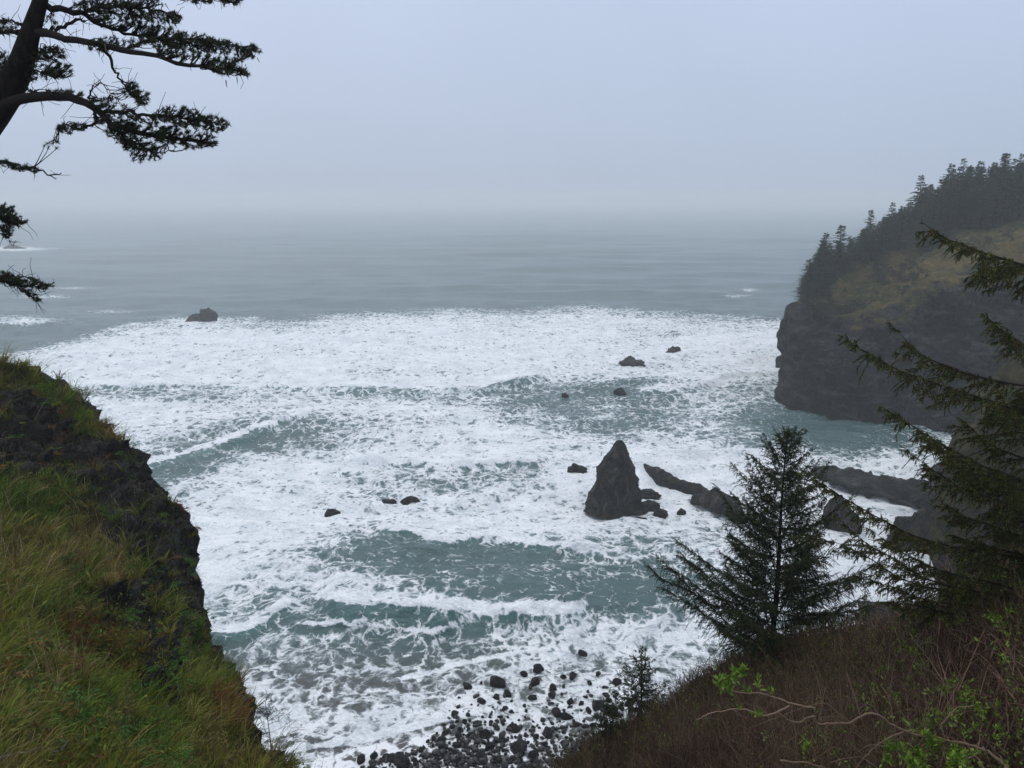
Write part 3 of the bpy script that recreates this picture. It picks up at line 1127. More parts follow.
def headland_trees():
    kinds = []
    for i in range(6):
        tr, cr = far_conifer(200 + i, [.15, .3, .1, .45, .2, .35][i])
        e = empty('spruce_tree', (0, 0, 0), '', 'tree')
        tr.build('trunk', M_TWIG, e, smooth=True)
        cr.build('crown', M_NEEDLE, e)
        kinds.append(e)
    used = set()
    g = np.random.default_rng(5)
    px_, py_ = project(HG)
    grp = 'spruces along the headland ridge'
    flat = HG.reshape(-1, 3)
    kf = np.broadcast_to(HK[None], HG.shape[:2]).ravel()
    pxf, pyf = px_.ravel(), py_.ravel()
    # (px, top py or height in m, profile place)
    named = [
        (806, 262, 3.0, 'outermost low spruce at the seaward end of the headland ridge'),
        (819, 238, 3.1, 'pointed spruce second from the seaward end of the ridge'),
        (839, 230, 3.0, 'spire-topped spruce near the seaward end above the grassy slope'),
        (868, 215, 3.1, 'spruce with twin-looking top halfway up the wooded ridge'),
        (885, 208, 3.1, 'ragged spruce halfway up the ridge beside a gap'),
        (918, 183, 3.1, 'pointed spruce standing clear where the ridge steepens'),
        (945, 172, 3.1, 'broad spruce at the left shoulder of the tallest clump'),
        (960, 167, 3.0, 'full rounded spruce in the tallest clump'),
        (975, 169, 3.1, 'slim spruce right of the full rounded one'),
        (1000, 162, 3.0, 'tallest lone spruce with open tiers against the sky'),
        (1019, 168, 3.1, 'dark spruce at the right end of the ridge')]
    spots = []
    for x, top, k, lab in named:
        spots.append((x, top, k, lab))
    outline = np.array([(798, 285), (806, 262), (819, 238), (845, 233), (870, 218), (890, 210), (905, 200), (920, 186), (935, 178), (948, 168), (975, 164), (1024, 164), (1300, 110)], float)
    for i in range(150):
        x = g.uniform(803, 1040) if i < 130 else g.uniform(1040, 1300)
        k = g.uniform(2.82, 3.7)
        top = np.interp(x, outline[:, 0], outline[:, 1]) + abs(g.normal(4, 8)) + 7
        spots.append((x, top, k, None))
    for i in range(60):                      # lower edge of the wood, in front of the ridge
        x = g.uniform(925, 1060)
        k = g.uniform(2.55, 2.95)
        spots.append((x, -g.uniform(7, 13), k, None))
    for x, top, k, lab in spots:
        q = np.abs(pxf - x) + 60 * np.abs(kf - k)
        b = flat[int(np.argmin(q))]
        dist = np.linalg.norm(b - np.array([0, 0, CAM_Z]))
        if top > 0:
            _, pb = project(b)
            h = float((pb - top) * dist / FPX)
            h = min(max(h, 6.0), 26.0)
        else:
            h = -top
        i = int(g.integers(0, len(kinds)))
        src = kinds[i]
        if i not in used:
            used.add(i)
            o = src
        else:
            o = src.copy()
            col.objects.link(o)
            for ch in src.children:
                c = ch.copy()
                c.parent = o
                col.objects.link(c)
        o.location = b
        o.rotation_euler = (g.normal(0, .025), g.normal(0, .025), g.uniform(0, 6.28))
        wd = g.uniform(1.2, 1.9) * h * (15.0 / max(h, 9)) ** .35
        o.scale = (wd, wd, h)
        tag(o, lab or ('dark spruce crowded into the wood on the headland ridge' if top > 0 else 'low spruce at the edge of the wood over the grassy slope'), 'tree', grp)
    # low scrub on the grassy slope
    bag = Bag()
    m = (kf > 2.15) & (kf < 3.05) & (pxf > 790) & (pxf < 1100)
    idx = np.nonzero(m)[0]
    w = sstep(.05, .35, fbm(flat[idx], .1, 3, 71)) + .04
    ch = g.choice(idx, 420, p=w / w.sum())
    for c in ch:
        r = g.uniform(.3, 1.1)
        n = 34
        d = norm(g.normal(size=(n, 3)) + np.array([0, 0, .6]))
        leaves(bag, flat[c] + d * r * g.uniform(.3, 1, (n, 1)) * np.array([1, 1, .8]), norm(d + g.normal(size=(n, 3)) * .6), np.full(n, .45), np.full(n, .25),
               pick([(.030, .040, .016), (.040, .042, .018), (.055, .046, .024)], n, .3))
    o = bag.build('scrub', M_LEAF)
    tag(o, 'low scrub dotted over the headland grass', 'scrub', kind='stuff')


headland_trees()


# ------------------------------------------------------------------ near slopes traced from the place, each with its own distance
def near_slope(name, S, A, depth, ns, nt, wrap_dir, seed, amp):
    S = smooth_path(np.array([(a, b, 0) for a, b in S], float), ns)[:, :2]
    A = smooth_path(np.array([(a, b, 0) for a, b in A], float), ns)[:, :2]
    t = np.linspace(0, 1, nt)[None, :, None] ** 1.25
    PX = S[:, None] * (1 - t) + A[:, None] * t
    Y = depth(PX[..., 0], PX[..., 1])
    G = at_y(PX[..., 0], PX[..., 1], Y)
    E = G[:, 0]
    k = np.array([.08, .25, .5, .8, 1.2, 1.8, 2.6, 4, 6, 8])[::-1]
    dz = np.array([-.12, -.5, -1.1, -2.0, -3.4, -6, -11, -20, -31, -46])[::-1]
    wd = E * np.array([1, 1, 0])                  # the back falls away behind the edge
    wd = norm(wd)[:, None] + np.asarray(wrap_dir, float)
    back = E[:, None] + k[None, :, None] * wd + np.stack([0 * dz, 0 * dz, dz], -1)[None]
    G = np.concatenate([back, G], 1)
    nb = len(k)
    nrm = grid_normals(G)
    if nrm[ns // 2, nb + nt // 2, 2] < 0:
        nrm = -nrm
    return G, nrm, nb


LS = [(-460, 318), (-200, 330), (0, 362), (40, 376), (72, 398), (95, 427), (115, 443), (132, 463), (136, 482), (150, 493), (166, 512), (174, 527), (178, 552), (173, 590), (180, 614), (190, 646), (211, 675), (228, 700), (236, 728), (256, 762), (282, 790), (320, 845), (370, 960)]
LA = [(-480, 420), (-480, 560), (-480, 700), (-480, 820), (-480, 960), (-300, 1000), (-100, 1000), (100, 1000), (300, 990)]
LD = rbf([(0, 357, 27), (95, 425, 28), (135, 470, 27), (187, 550, 24.5), (190, 605, 22), (250, 690, 17.5), (300, 768, 13.5), (-200, 335, 25), (-460, 320, 22),
          (0, 420, 24.5), (60, 450, 25), (0, 480, 19.5), (100, 500, 22.5), (0, 560, 14), (100, 560, 18), (150, 560, 21), (0, 620, 10.5), (100, 620, 14.5),
          (160, 640, 17), (0, 700, 7.5), (100, 700, 10), (200, 700, 13.5), (0, 768, 5.5), (100, 768, 7.2), (200, 768, 9.8), (-300, 768, 4.5), (-300, 500, 13),
          (0, 950, 3.2), (200, 950, 4.6), (350, 950, 7), (-400, 950, 2.8)])
# bare rock in the bluff, as seen from the overlook
L_ROCK = [[(-60, 385), (0, 390), (30, 398), (62, 422), (92, 452), (112, 510), (75, 512), (50, 486), (-60, 496)],
          [(80, 436), (134, 450), (155, 485), (190, 520), (198, 600), (214, 660), (172, 650), (138, 605), (120, 575), (95, 530), (80, 480)],
          [(82, 600), (128, 588), (156, 606), (168, 640), (174, 706), (134, 706), (116, 660), (84, 632)]]


def paint(polys, px, py, soft):
    g = np.zeros(np.shape(px))
    for dx in (-1, 0, 1):
        for dy in (-1, 0, 1):
            for p in polys:
                g = g + inside(p, px + dx * soft, py + dy * soft) / 9.0
    return np.clip(g, 0, 1)


def build_bluff():
    G, nrm, nb = near_slope('bluff', LS, LA, LD, 330, 230, (-.12, 0, 0), 81, 1)
    px, py = project(G)
    rk = paint(L_ROCK, px, py, 6)
    rk[:, :nb] = np.maximum(rk[:, :nb], .9)
    rk = np.clip(rk, 0, 1)
    lump = fbm(G, .55, 4, 83) * .28 + fbm(G, 1.8, 4, 85) * .10
    rough = fbm(G * np.array([1, 1, 1.4]), .9, 5, 87, ridged=True) * .75 + fbm(G, 3.0, 4, 89, ridged=True) * .28
    fade = np.ones(G.shape[1])
    fade[:nb] = np.linspace(1.5, 1, nb)
    dist = np.clip(G[..., 1] / 14, .25, 1)
    G = G + nrm * ((lump * (1 - rk) + rough * rk) * fade[None] * dist)[..., None]
    o = mk('bluff', G.reshape(-1, 3), grid_faces(*G.shape[:2]), M_BLUFF, None, {'veg': (1 - rk).ravel()})
    tag(o, 'grassy bluff with dark rock faces at left', 'bluff', kind='structure')
    return G, grid_normals(G), rk, nb


BG, BN, BRK, BNB = build_bluff()

RS = [(500, 860), (530, 810), (566, 775), (598, 750), (645, 722), (692, 690), (740, 656), (800, 642), (880, 634), (925, 612), (960, 590), (1024, 545), (1150, 500), (1500, 450)]
RA = [(500, 1000), (640, 1000), (800, 1000), (1000, 1000), (1250, 980), (1500, 960)]
RD = rbf([(500, 860, 10.5), (566, 775, 14), (645, 720, 16.5), (692, 690, 17.3), (740, 655, 17.4), (800, 642, 17.0), (880, 634, 14.8), (925, 622, 13), (1024, 560, 10.5), (1200, 500, 9), (1500, 470, 9),
          (600, 768, 13.5), (700, 720, 13.8), (800, 700, 12.3), (900, 680, 9.8), (1000, 650, 7.8), (700, 768, 9.8), (800, 768, 7.6), (900, 768, 6.2), (1024, 768, 5.2), (1024, 700, 6.5),
          (600, 950, 6), (800, 950, 4.2), (1024, 950, 3.4), (1400, 900, 4)])


def build_slope():
    G, nrm, nb = near_slope('slope', RS, RA, RD, 300, 150, (.12, 0, 0), 91, 1)
    dist = np.clip(G[..., 1] / 14, .3, 1)
    G = G + nrm * ((fbm(G, .7, 4, 93) * .38 + fbm(G, 2.2, 4, 95) * .15) * dist)[..., None]
    veg = np.ones(G.shape[:2])
    veg[:, :nb - 3] = .35
    o = mk('slope', G.reshape(-1, 3), grid_faces(*G.shape[:2]), M_SLOPE, None, {'veg': veg.ravel()})
    tag(o, 'brush covered slope falling away at lower right', 'slope', kind='structure')
    return G, grid_normals(G), nb


SG, SN, SNB = build_slope()


def scatter(G, weight, n):
    """n random points on grid quads, with probability by screen-free area and weight"""
    a = G[1:, 1:] - G[:-1, :-1]
    b = G[1:, :-1] - G[:-1, 1:]
    area = np.linalg.norm(np.cross(a, b), axis=-1) * .5
    w = (area * weight[:-1, :-1]).ravel()
    idx = rng.choice(len(w), n, p=w / w.sum())
    i, j = np.unravel_index(idx, area.shape)
    u, v = rng.random((n, 1)), rng.random((n, 1))
    P = (G[i, j] * (1 - u) + G[i + 1, j] * u) * (1 - v) + (G[i, j + 1] * (1 - u) + G[i + 1, j + 1] * u) * v
    return P, i, j


UP = np.array([0, 0, 1.0])


def near_weight(G, power=1.5, lo=5.0):
    """more, finer blades where the ground is near"""
    d = np.linalg.norm(G - np.array([0, 0, CAM_Z]), axis=-1)
    return 1.0 / np.maximum(d, lo) ** power


def in_view(G, m=120):
    px, py = project(G)
    front = (G[..., 1] > .5)
    a = front & (px > -m) & (px < 1024 + m) & (py > 100) & (py < 768 + m * 1.6)
    b = front & (px > -620) & (px < 1640) & (py < 1250)
    return a * .78 + b * .22 + .01


def tuft_blades(bag, P, up, length, width, out, C):
    """arching blades of three pieces: P roots, out (n,3) horizontal reach at the tip"""
    n = len(P)
    side = norm(np.cross(up, rng.normal(size=(n, 3))))
    L, W = np.asarray(length)[:, None], np.asarray(width)[:, None]
    a = P + up * L * .42 + out * .14
    b = P + up * L * .74 + out * .50
    t = P + up * L * .86 + out
    V = np.stack([P - side * W * .5, P + side * W * .5, a + side * W * .5, a - side * W * .5, b + side * W * .34, b - side * W * .34, t], 1).reshape(-1, 3)
    k = (np.arange(n) * 7)[:, None]
    T = np.concatenate([k + np.array(q) for q in ([0, 1, 2], [0, 2, 3], [3, 2, 4], [3, 4, 5], [5, 4, 6])])
    f = np.array([.45, .45, .85, .85, 1.1, 1.1, 1.25])[None, :, None]      # tint darkest at the root, lightest at the tip
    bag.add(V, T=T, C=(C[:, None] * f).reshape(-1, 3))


G_BRIGHT = [(.140, .200, .020), (.180, .225, .030), (.105, .160, .018)]
G_OLIVE = [(.190, .190, .034), (.230, .210, .045), (.150, .165, .026)]
G_TAN = [(.290, .225, .085), (.240, .170, .060), (.340, .270, .120), (.200, .150, .050)]
G_RUST = [(.190, .085, .030), (.150, .065, .025), (.230, .120, .045)]
G_DARK = [(.080, .140, .020), (.100, .165, .022), (.060, .110, .016)]
# patches of growth as they lie on the bluff
ZONES = [
    (G_BRIGHT, [(0, 355), (40, 368), (70, 395), (90, 425), (60, 425), (0, 395)], .35),
    (G_BRIGHT, [(0, 610), (70, 620), (70, 670), (0, 690)], .55), (G_BRIGHT, [(80, 690), (140, 690), (150, 768), (80, 768)], .55),
    (G_BRIGHT, [(178, 648), (215, 650), (245, 690), (225, 710), (180, 690)], .6), (G_BRIGHT, [(120, 555), (165, 560), (165, 600), (130, 600)], .35),
    (G_TAN, [(20, 530), (110, 525), (150, 590), (90, 600), (30, 600)], .65), (G_TAN, [(0, 640), (40, 650), (30, 720), (0, 720)], .35), (G_TAN, [(200, 710), (260, 720), (310, 780), (180, 780)], .35),
    (G_RUST, [(50, 610), (110, 620), (120, 690), (60, 690)], .6), (G_RUST, [(0, 385), (50, 395), (80, 430), (110, 470), (40, 470), (0, 440)], .6), (G_RUST, [(200, 690), (245, 700), (255, 730), (200, 730)], .45), (G_RUST, [(100, 425), (125, 450), (130, 480), (95, 470)], .4),
    (G_DARK, [(0, 470), (150, 480), (150, 530), (0, 535)], .6), (G_DARK, [(20, 590), (90, 590), (90, 625), (20, 625)], .5), (G_DARK, [(130, 700), (190, 690), (200, 768), (150, 768)], .3)]


def zone_tints(P):
    px, py = project(P)
    n = len(P)
    hue = fbm(P, .35, 4, 103) + rng.normal(0, .25, n)
    C = np.where((hue < .0)[:, None], pick(G_OLIVE, n), np.where((hue < .15)[:, None], pick(G_TAN, n), np.where((hue < .3)[:, None], pick(G_BRIGHT, n), pick(G_DARK, n))))
    w = 14 * fbm(P, .8, 3, 107)
    for cols, poly, pr in ZONES:
        m = inside(poly, px + w, py + w) & (rng.random(n) < pr)
        C[m] = pick(cols, int(m.sum()))
    return C


def bluff_grass():
    bag = Bag()
    cam_p = np.array([0, 0, CAM_Z])
    clump = fbm(BG, .45, 4, 101)
    clump2 = fbm(BG, 1.4, 3, 105)
    # short turf
    w = (1 - BRK * .93) * near_weight(BG, 1.2) * in_view(BG) * (.35 + sstep(-.35, .25, clump))
    w[:, :BNB - 4] = 0
    n = 76000
    P, i, j = scatter(BG, w, n)
    nr = BN[i, j]
    nr = np.where(nr[:, 2:3] < 0, -nr, nr)
    d = np.linalg.norm(P - cam_p, axis=-1)
    L = rng.uniform(.10, .28, n) * np.clip(d / 15, .8, 1.4)
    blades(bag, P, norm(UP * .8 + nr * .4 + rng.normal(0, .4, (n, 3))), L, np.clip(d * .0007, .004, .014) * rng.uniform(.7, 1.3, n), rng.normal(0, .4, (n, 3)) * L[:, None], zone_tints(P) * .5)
    # tufts
    w = (1 - BRK * .965) * near_weight(BG, 1.35) * in_view(BG) * (.12 + sstep(-.2, .3, clump2))
    w[:, :BNB - 3] = 0
    m = 5600
    Pt, i, j = scatter(BG, w, m)
    nr = BN[i, j]
    nr = np.where(nr[:, 2:3] < 0, -nr, nr)
    d = np.linalg.norm(Pt - cam_p, axis=-1)
    Lt = rng.lognormal(-1.32, .38, m) * np.clip(d / 14, .9, 1.55)
    Ct = zone_tints(Pt)
    lean = rng.normal(0, .18, (m, 3)) + np.array([.05, -.08, 0]) + nr * .25
    k = rng.integers(16, 40, m)
    q = np.repeat(np.arange(m), k)
    n = len(q)
    az = rng.uniform(0, 6.283, n)
    rad = np.stack([np.cos(az), np.sin(az), 0 * az], -1)
    up = norm(UP + lean[q] + rad * rng.uniform(.05, .5, (n, 1)))
    L = Lt[q] * rng.uniform(.5, 1.2, n)
    out = (rad * rng.uniform(.05, .75, (n, 1)) - UP * rng.uniform(0, .25, (n, 1)) + lean[q] * .5) * L[:, None]
    C = Ct[q] * rng.uniform(.4, 1.3, (n, 1))
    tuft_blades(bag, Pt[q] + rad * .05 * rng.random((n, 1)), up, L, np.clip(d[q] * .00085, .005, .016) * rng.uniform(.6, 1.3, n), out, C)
    # tall dead stalks
    w = (1 - BRK * .9) * near_weight(BG, 1.3) * in_view(BG) * sstep(.0, .35, fbm(BG, .5, 3, 109))
    w[:, :BNB - 3] = 0
    n = 4200
    P, i, j = scatter(BG, w, n)
    d = np.linalg.norm(P - cam_p, axis=-1)
    L = rng.uniform(.35, .85, n) * np.clip(d / 16, .8, 1.2)
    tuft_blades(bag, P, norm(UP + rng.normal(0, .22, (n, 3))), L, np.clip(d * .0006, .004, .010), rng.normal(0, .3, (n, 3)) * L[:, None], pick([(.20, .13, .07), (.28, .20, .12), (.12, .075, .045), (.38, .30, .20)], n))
    o = bag.build('grass', M_LEAF)
    tag(o, 'olive and brown grass growing over the bluff', 'grass', kind='stuff')
    # ferns, leafy weeds and moss on ledges
    bag = Bag()
    cl = fbm(BG, .5, 4, 111)
    w = near_weight(BG, 1.1) * in_view(BG) * (.05 + sstep(.0, .35, cl)) * (1 - .6 * BRK)
    w[:, :BNB - 2] = 0
    P, i, j = scatter(BG, w, 620)
    fr = []
    for p in P:
        nf = rng.integers(4, 8)
        rc = rng.choice(3, p=[.62, .2, .18])
        base = [(.050, .118, .020), (.110, .150, .026), (.170, .080, .026)][rc]
        for _ in range(nf):
            az = rng.uniform(0, 6.28)
            L = rng.uniform(.22, .5)
            dr = np.array([math.cos(az), math.sin(az), 0])
            t = np.linspace(0, 1, 11)[1:, None]
            pts = p + dr * L * t + UP * L * (.75 * t - .75 * t * t)
            sd = np.cross(dr, UP)
            ll = L * .26 * np.sin(np.clip(t, .08, .97) * 2.9 + .15)
            for s in (-1, 1):
                dd = norm(sd * s + dr * .35 + np.array([0, 0, -.25]) + rng.normal(0, .08, (len(pts), 3)))
                fr.append((pts, dd, np.maximum(ll[:, 0], .02), base))
    PP = np.concatenate([f[0] for f in fr])
    DD = np.concatenate([f[1] for f in fr])
    LL = np.concatenate([f[2] for f in fr])
    CC = np.concatenate([np.tile(f[3], (len(f[0]), 1)) * rng.uniform(.7, 1.3) for f in fr])
    leaves(bag, PP, DD, LL, LL * .34, CC)
    # broad leaved weeds
    w = near_weight(BG, 1.2) * in_view(BG) * (.03 + sstep(.05, .3, fbm(BG, .7, 3, 117))) * (1 - .8 * BRK)
    w[:, :BNB - 2] = 0
    P, i, j = scatter(BG, w, 900)
    q = np.repeat(np.arange(len(P)), 26)
    n = len(q)
    off = rng.normal(0, .13, (n, 3)) * np.array([1, 1, .6]) + UP * rng.uniform(.02, .28, (n, 1))
    tone = pick([(.060, .120, .022), (.095, .150, .026), (.050, .095, .018), (.140, .135, .030), (.140, .070, .028)], len(P), .3)
    leaves(bag, P[q] + off, norm(off + rng.normal(0, .25, (n, 3))), rng.uniform(.04, .10, n), rng.uniform(.025, .055, n), tone[q] * rng.uniform(.6, 1.25, (n, 1)))
    # moss and small leaves clinging to the rock
    cl2 = fbm(BG, .9, 4, 113)
    w = (BRK * sstep(.02, .3, cl2) + .12 * (1 - BRK)) * in_view(BG) * near_weight(BG, .6)
    w[:, :BNB - 5] *= .1
    n = 16000
    P, i, j = scatter(BG, w, n)
    nr = np.where(BN[i, j][:, 1:2] > 0, -BN[i, j], BN[i, j])
    leaves(bag, P + nr * .02, norm(nr * .6 + rng.normal(0, .7, (n, 3))), rng.uniform(.04, .11, n), rng.uniform(.02, .06, n),
           pick([(.060, .080, .012), (.090, .078, .018), (.100, .055, .018), (.045, .070, .012)], n))
    o = bag.build('undergrowth', M_LEAF)
    tag(o, 'ferns and mossy weeds among the grass and rocks of the bluff', 'undergrowth', kind='stuff')


bluff_grass()


def slope_thicket():
    bag = Bag()
    px, py = project(SG)
    w = near_weight(SG, .9) * in_view(SG)
    w[:, :SNB - 5] = 0
    n = 68000
    P, i, j = scatter(SG, w, n)
    d = np.linalg.norm(P - np.array([0, 0, CAM_Z]), axis=-1)
    up = norm(UP + rng.normal(0, .38, (n, 3)))
    L = rng.uniform(.22, .62, n) * np.clip(d / 12, .55, 1.1)
    W = np.clip(d * .00062, .003, .012) * rng.uniform(.7, 1.5, n)
    bend = rng.normal(0, .3, (n, 3)) * L[:, None]
    C = pick([(.060, .038, .027), (.085, .052, .036), (.040, .026, .020), (.110, .072, .050), (.16, .115, .085)], n, .3)
    zn = fbm(P, .45, 4, 123)
    C = C * (np.clip(1.15 + 1.2 * zn, .35, 2.2)[:, None] * np.array([1.0, .97, .90]))
    gr = rng.random(n) + 1.1 * fbm(P, .6, 3, 121) > .98
    C[gr] = pick([(.060, .078, .014), (.085, .085, .020), (.110, .095, .030)], int(gr.sum()))
    blades(bag, P, up, L, W, bend, C, taper=.8)
    # side twigs
    m = 30000
    q = rng.integers(0, n, m)
    P2 = P[q] + up[q] * (L[q] * rng.uniform(.35, .9, m))[:, None]
    u2 = norm(up[q] * .6 + rng.normal(0, .7, (m, 3)))
    L2 = L[q] * rng.uniform(.2, .5, m)
    blades(bag, P2, u2, L2, W[q] * .7, rng.normal(0, .2, (m, 3)) * L2[:, None], pick([(.060, .038, .028), (.085, .054, .040), (.13, .092, .068)], m), taper=.8)
    # withered leaves low down
    m = 9000
    P3, i, j = scatter(SG, w, m)
    leaves(bag, P3 + UP * rng.uniform(.02, .3, (m, 1)), norm(rng.normal(0, 1, (m, 3))), rng.uniform(.03, .07, m), rng.uniform(.015, .04, m),
           pick([(.080, .036, .014), (.050, .058, .012), (.100, .055, .022), (.045, .030, .018)], m))
    # crooked canes of every thickness
    m = 3300
    P4, i, j = scatter(SG, w, m)
    d4 = np.linalg.norm(P4 - np.array([0, 0, CAM_Z]), axis=-1)
    az = rng.uniform(0, 6.283, m)
    rad = np.stack([np.cos(az), np.sin(az), 0 * az], -1)
    L4 = rng.lognormal(-.45, .35, m)
    tt = np.linspace(0, 1, 7)[None, :, None]
    rise = rng.uniform(.35, 1.0, (m, 1, 1))
    cane = P4[:, None] + UP * (L4[:, None, None] * rise * (1.5 * tt - rng.uniform(.5, 1.3, (m, 1, 1)) * tt * tt)) + rad[:, None] * L4[:, None, None] * tt * rng.uniform(.15, .9, (m, 1, 1))
    cane = cane + np.cumsum(rng.normal(0, .016, cane.shape), 1)
    r4 = np.clip(d4 * .00028, .0015, .006) * rng.lognormal(0, .45, m)
    tubes(bag, cane, r4[:, None] * np.linspace(1, .4, 7)[None], 4, C=pick([(.15, .105, .075), (.11, .070, .048), (.20, .155, .115), (.08, .052, .038), (.12, .060, .042)], m))
    # unfolding leaves on some canes
    g4 = fbm(P4, .4, 3, 127) + .50 * sstep(1.8, 4.2, P4[:, 0])
    sel = np.nonzero(g4 + rng.normal(0, .15, m) > .42)[0]
    q = np.repeat(sel, 13)
    n5 = len(q)
    k5 = rng.integers(3, 7, n5)
    leaves(bag, cane[q, k5] + rng.normal(0, .035, (n5, 3)), norm(UP * .6 + rng.normal(0, .7, (n5, 3))), rng.uniform(.025, .055, n5), rng.uniform(.012, .026, n5),
           pick([(.13, .22, .03), (.09, .16, .025), (.18, .26, .05), (.11, .14, .04)], n5))
    o = bag.build('thicket', M_LEAF)
    tag(o, 'bare brown brushwood covering the lower right slope', 'thicket', kind='stuff')


slope_thicket()


# ------------------------------------------------------------------ spruces close by
NEEDLES = [(.022, .042, .012), (.034, .058, .015), (.016, .030, .011), (.054, .072, .020)]
TWIGC = np.array([.030, .022, .016])


def spruce_bough(wood, green, limb, r0, spacing, tlen, droop, n_len, n_wid, per_m, hang=0.0, flat=.35, tipmin=.25, start=.12, cols=NEEDLES, uneven=0.0):
    """a bough: tapering limb with side twigs set with needles; hang adds drooping second twigs"""
    n = len(limb)
    t = np.linspace(0, 1, n)
    tubes(wood, limb[None], (r0 * (1 - .86 * t))[None], 5, C=TWIGC)
    seg = np.linalg.norm(np.diff(limb, axis=0), axis=1)
    cum = np.concatenate([[0], np.cumsum(seg)])
    total = cum[-1]
    s = np.arange(total * start, total, spacing)
    s = s + rng.uniform(-1, 1, len(s)) * spacing
    s = np.clip(s, 0, total)
    gap = np.sin(s * 9.7 + rng.uniform(0, 6.28)) + np.sin(s * 23.1 + rng.uniform(0, 6.28)) * .8
    s = s[gap + rng.normal(0, .5, len(s)) > -uneven * 1.0] if uneven else s
    base = np.stack([np.interp(s, cum, limb[:, k]) for k in range(3)], -1)
    tan = norm(np.gradient(limb, axis=0))
    tg = norm(np.stack([np.interp(s, cum, tan[:, k]) for k in range(3)], -1))
    f = s / total
    roots, dirs, lens = [], [], []
    for sgn in (-1, 1):
        side = norm(np.cross(tg, UP)) * sgn
        d = norm(side * .75 + tg * .8 + UP * rng.normal(0, flat, (len(s), 1)) - UP * droop)
        L = tlen * (tipmin + (1 - tipmin) * np.clip((1 - f) * 1.6, 0, 1)) * np.clip(rng.lognormal(-.35, .5, len(s)), .2, 1.5)
        roots.append(base)
        dirs.append(d)
        lens.append(L)
    # a leading shoot and upper twigs
    roots.append(base)
    dirs.append(norm(tg * .9 + UP * rng.normal(.1, .35, (len(s), 1)) + rng.normal(0, .25, (len(s), 3))))
    lens.append(tlen * .5 * rng.uniform(.4, 1, len(s)))
    roots.append(limb[-1:])
    dirs.append(tan[-1:])
    lens.append(np.array([tlen * .4]))
    Pr, Dr, Ln = np.concatenate(roots), np.concatenate(dirs), np.concatenate(lens)
    if hang:
        m = int(len(Pr) * hang)
        q = rng.integers(0, len(Pr), m)
        tt = rng.uniform(.3, 1, (m, 1))
        r2 = Pr[q] + Dr[q] * Ln[q][:, None] * tt - UP * .12 * (Ln[q] * tt[:, 0] ** 2)[:, None]
        d2 = norm(Dr[q] * .45 - UP * rng.uniform(.3, 1.1, (m, 1)) + rng.normal(0, .3, (m, 3)))
        Pr, Dr, Ln = np.concatenate([Pr, r2]), np.concatenate([Dr, d2]), np.concatenate([Ln, Ln[q] * rng.uniform(.3, .65, m)])
    k = 4
    tt = np.linspace(0, 1, k)[None, :, None]
    sag = -UP * .22 * (tt ** 2) * Ln[:, None, None]
    paths = Pr[:, None] + Dr[:, None] * Ln[:, None, None] * tt + sag
    rad = np.full((len(Pr), k), r0 * .18) * np.linspace(1, .45, k)[None]
    tubes(wood, paths, np.clip(rad, n_wid * .5, .006), 3, C=TWIGC)
    # needles
    cnt = np.maximum((Ln * per_m).astype(int), 4)
    idx = np.repeat(np.arange(len(Pr)), cnt)
    u = rng.uniform(.05, 1.03, len(idx))[:, None]
    pos = Pr[idx] + Dr[idx] * Ln[idx][:, None] * u - UP * .22 * u ** 2 * Ln[idx][:, None]
    dirn = norm(Dr[idx] - UP * .44 * u)
    nd = norm(dirn * .75 + rng.normal(0, .62, (len(idx), 3)))
    tone = pick(cols, len(Pr), .3)
    C = tone[idx] * rng.uniform(.75, 1.3, (len(idx), 1)) * (1 + .5 * (u > .85))
    spikes(green, pos, nd, n_len * rng.uniform(.7, 1.2, len(idx)), np.full(len(idx), n_wid), C)


def young_spruce(basepx, toppx, Y, label, nb, low, tlen, needle, seed, lean=0, group=None, per_m=150, up=(.25, .55), spacing=.085, lopside=None):
    global rng
    rng = np.random.default_rng(seed)
    b = at_y(np.array(basepx[0]), np.array(basepx[1]), Y)
    t = at_y(np.array(toppx[0]), np.array(toppx[1]), Y + lean)
    H = np.linalg.norm(t - b)
    e = empty('spruce_tree', b, label, 'tree', group)
    wood, green, trunk = Bag(), Bag(), Bag()
    n = 14
    f = np.linspace(-.07, 1, n)[:, None]
    path = b + (t - b) * f + np.stack([.015 * H * np.sin(f[:, 0] * 5), 0 * f[:, 0], 0 * f[:, 0]], -1) * (1 - f)
    tubes(trunk, path[None], (H * .0135 * (1 - np.clip(f[:, 0], 0, 1) * .9))[None], 8, C=np.array([.026, .020, .016]))
    az0 = rng.uniform(0, 6.28)
    for i in range(nb):
        fr = low + (1 - low) * (i + rng.random()) / nb
        az = az0 + i * 2.399 + rng.uniform(-.4, .4)
        o = b + (t - b) * fr
        L = H * (.53 * (1 - fr) ** .85 + .02) * rng.uniform(.5, 1.2)
        if lopside:
            L *= 1 + lopside * math.cos(az)
        el = up[0] + (up[1] - up[0]) * fr + rng.normal(0, .1)
        d = np.array([math.cos(az) * math.cos(el), math.sin(az) * math.cos(el), math.sin(el)])
        s = np.linspace(0, 1, 7)[:, None]
        limb = o + d * L * s + UP * L * (-.22 * s + .30 * s * s) + rng.normal(0, .02, (7, 3)) * L * s
        spruce_bough(wood, green, limb, .0035 * H * (1 - fr) + .003, spacing, tlen * (.35 + .65 * (1 - fr)), .12, needle[0], needle[1], per_m, hang=.9)
    spruce_bough(wood, green, b + (t - b) * np.linspace(.86, 1.01, 6)[:, None], .008, spacing * .5, tlen * .3, -.25, needle[0], needle[1], per_m)
    trunk.build('trunk', M_BARK, e, b, True)
    wood.build('branches', M_TWIG, e, b)
    green.build('needles', M_NEEDLE, e, b)


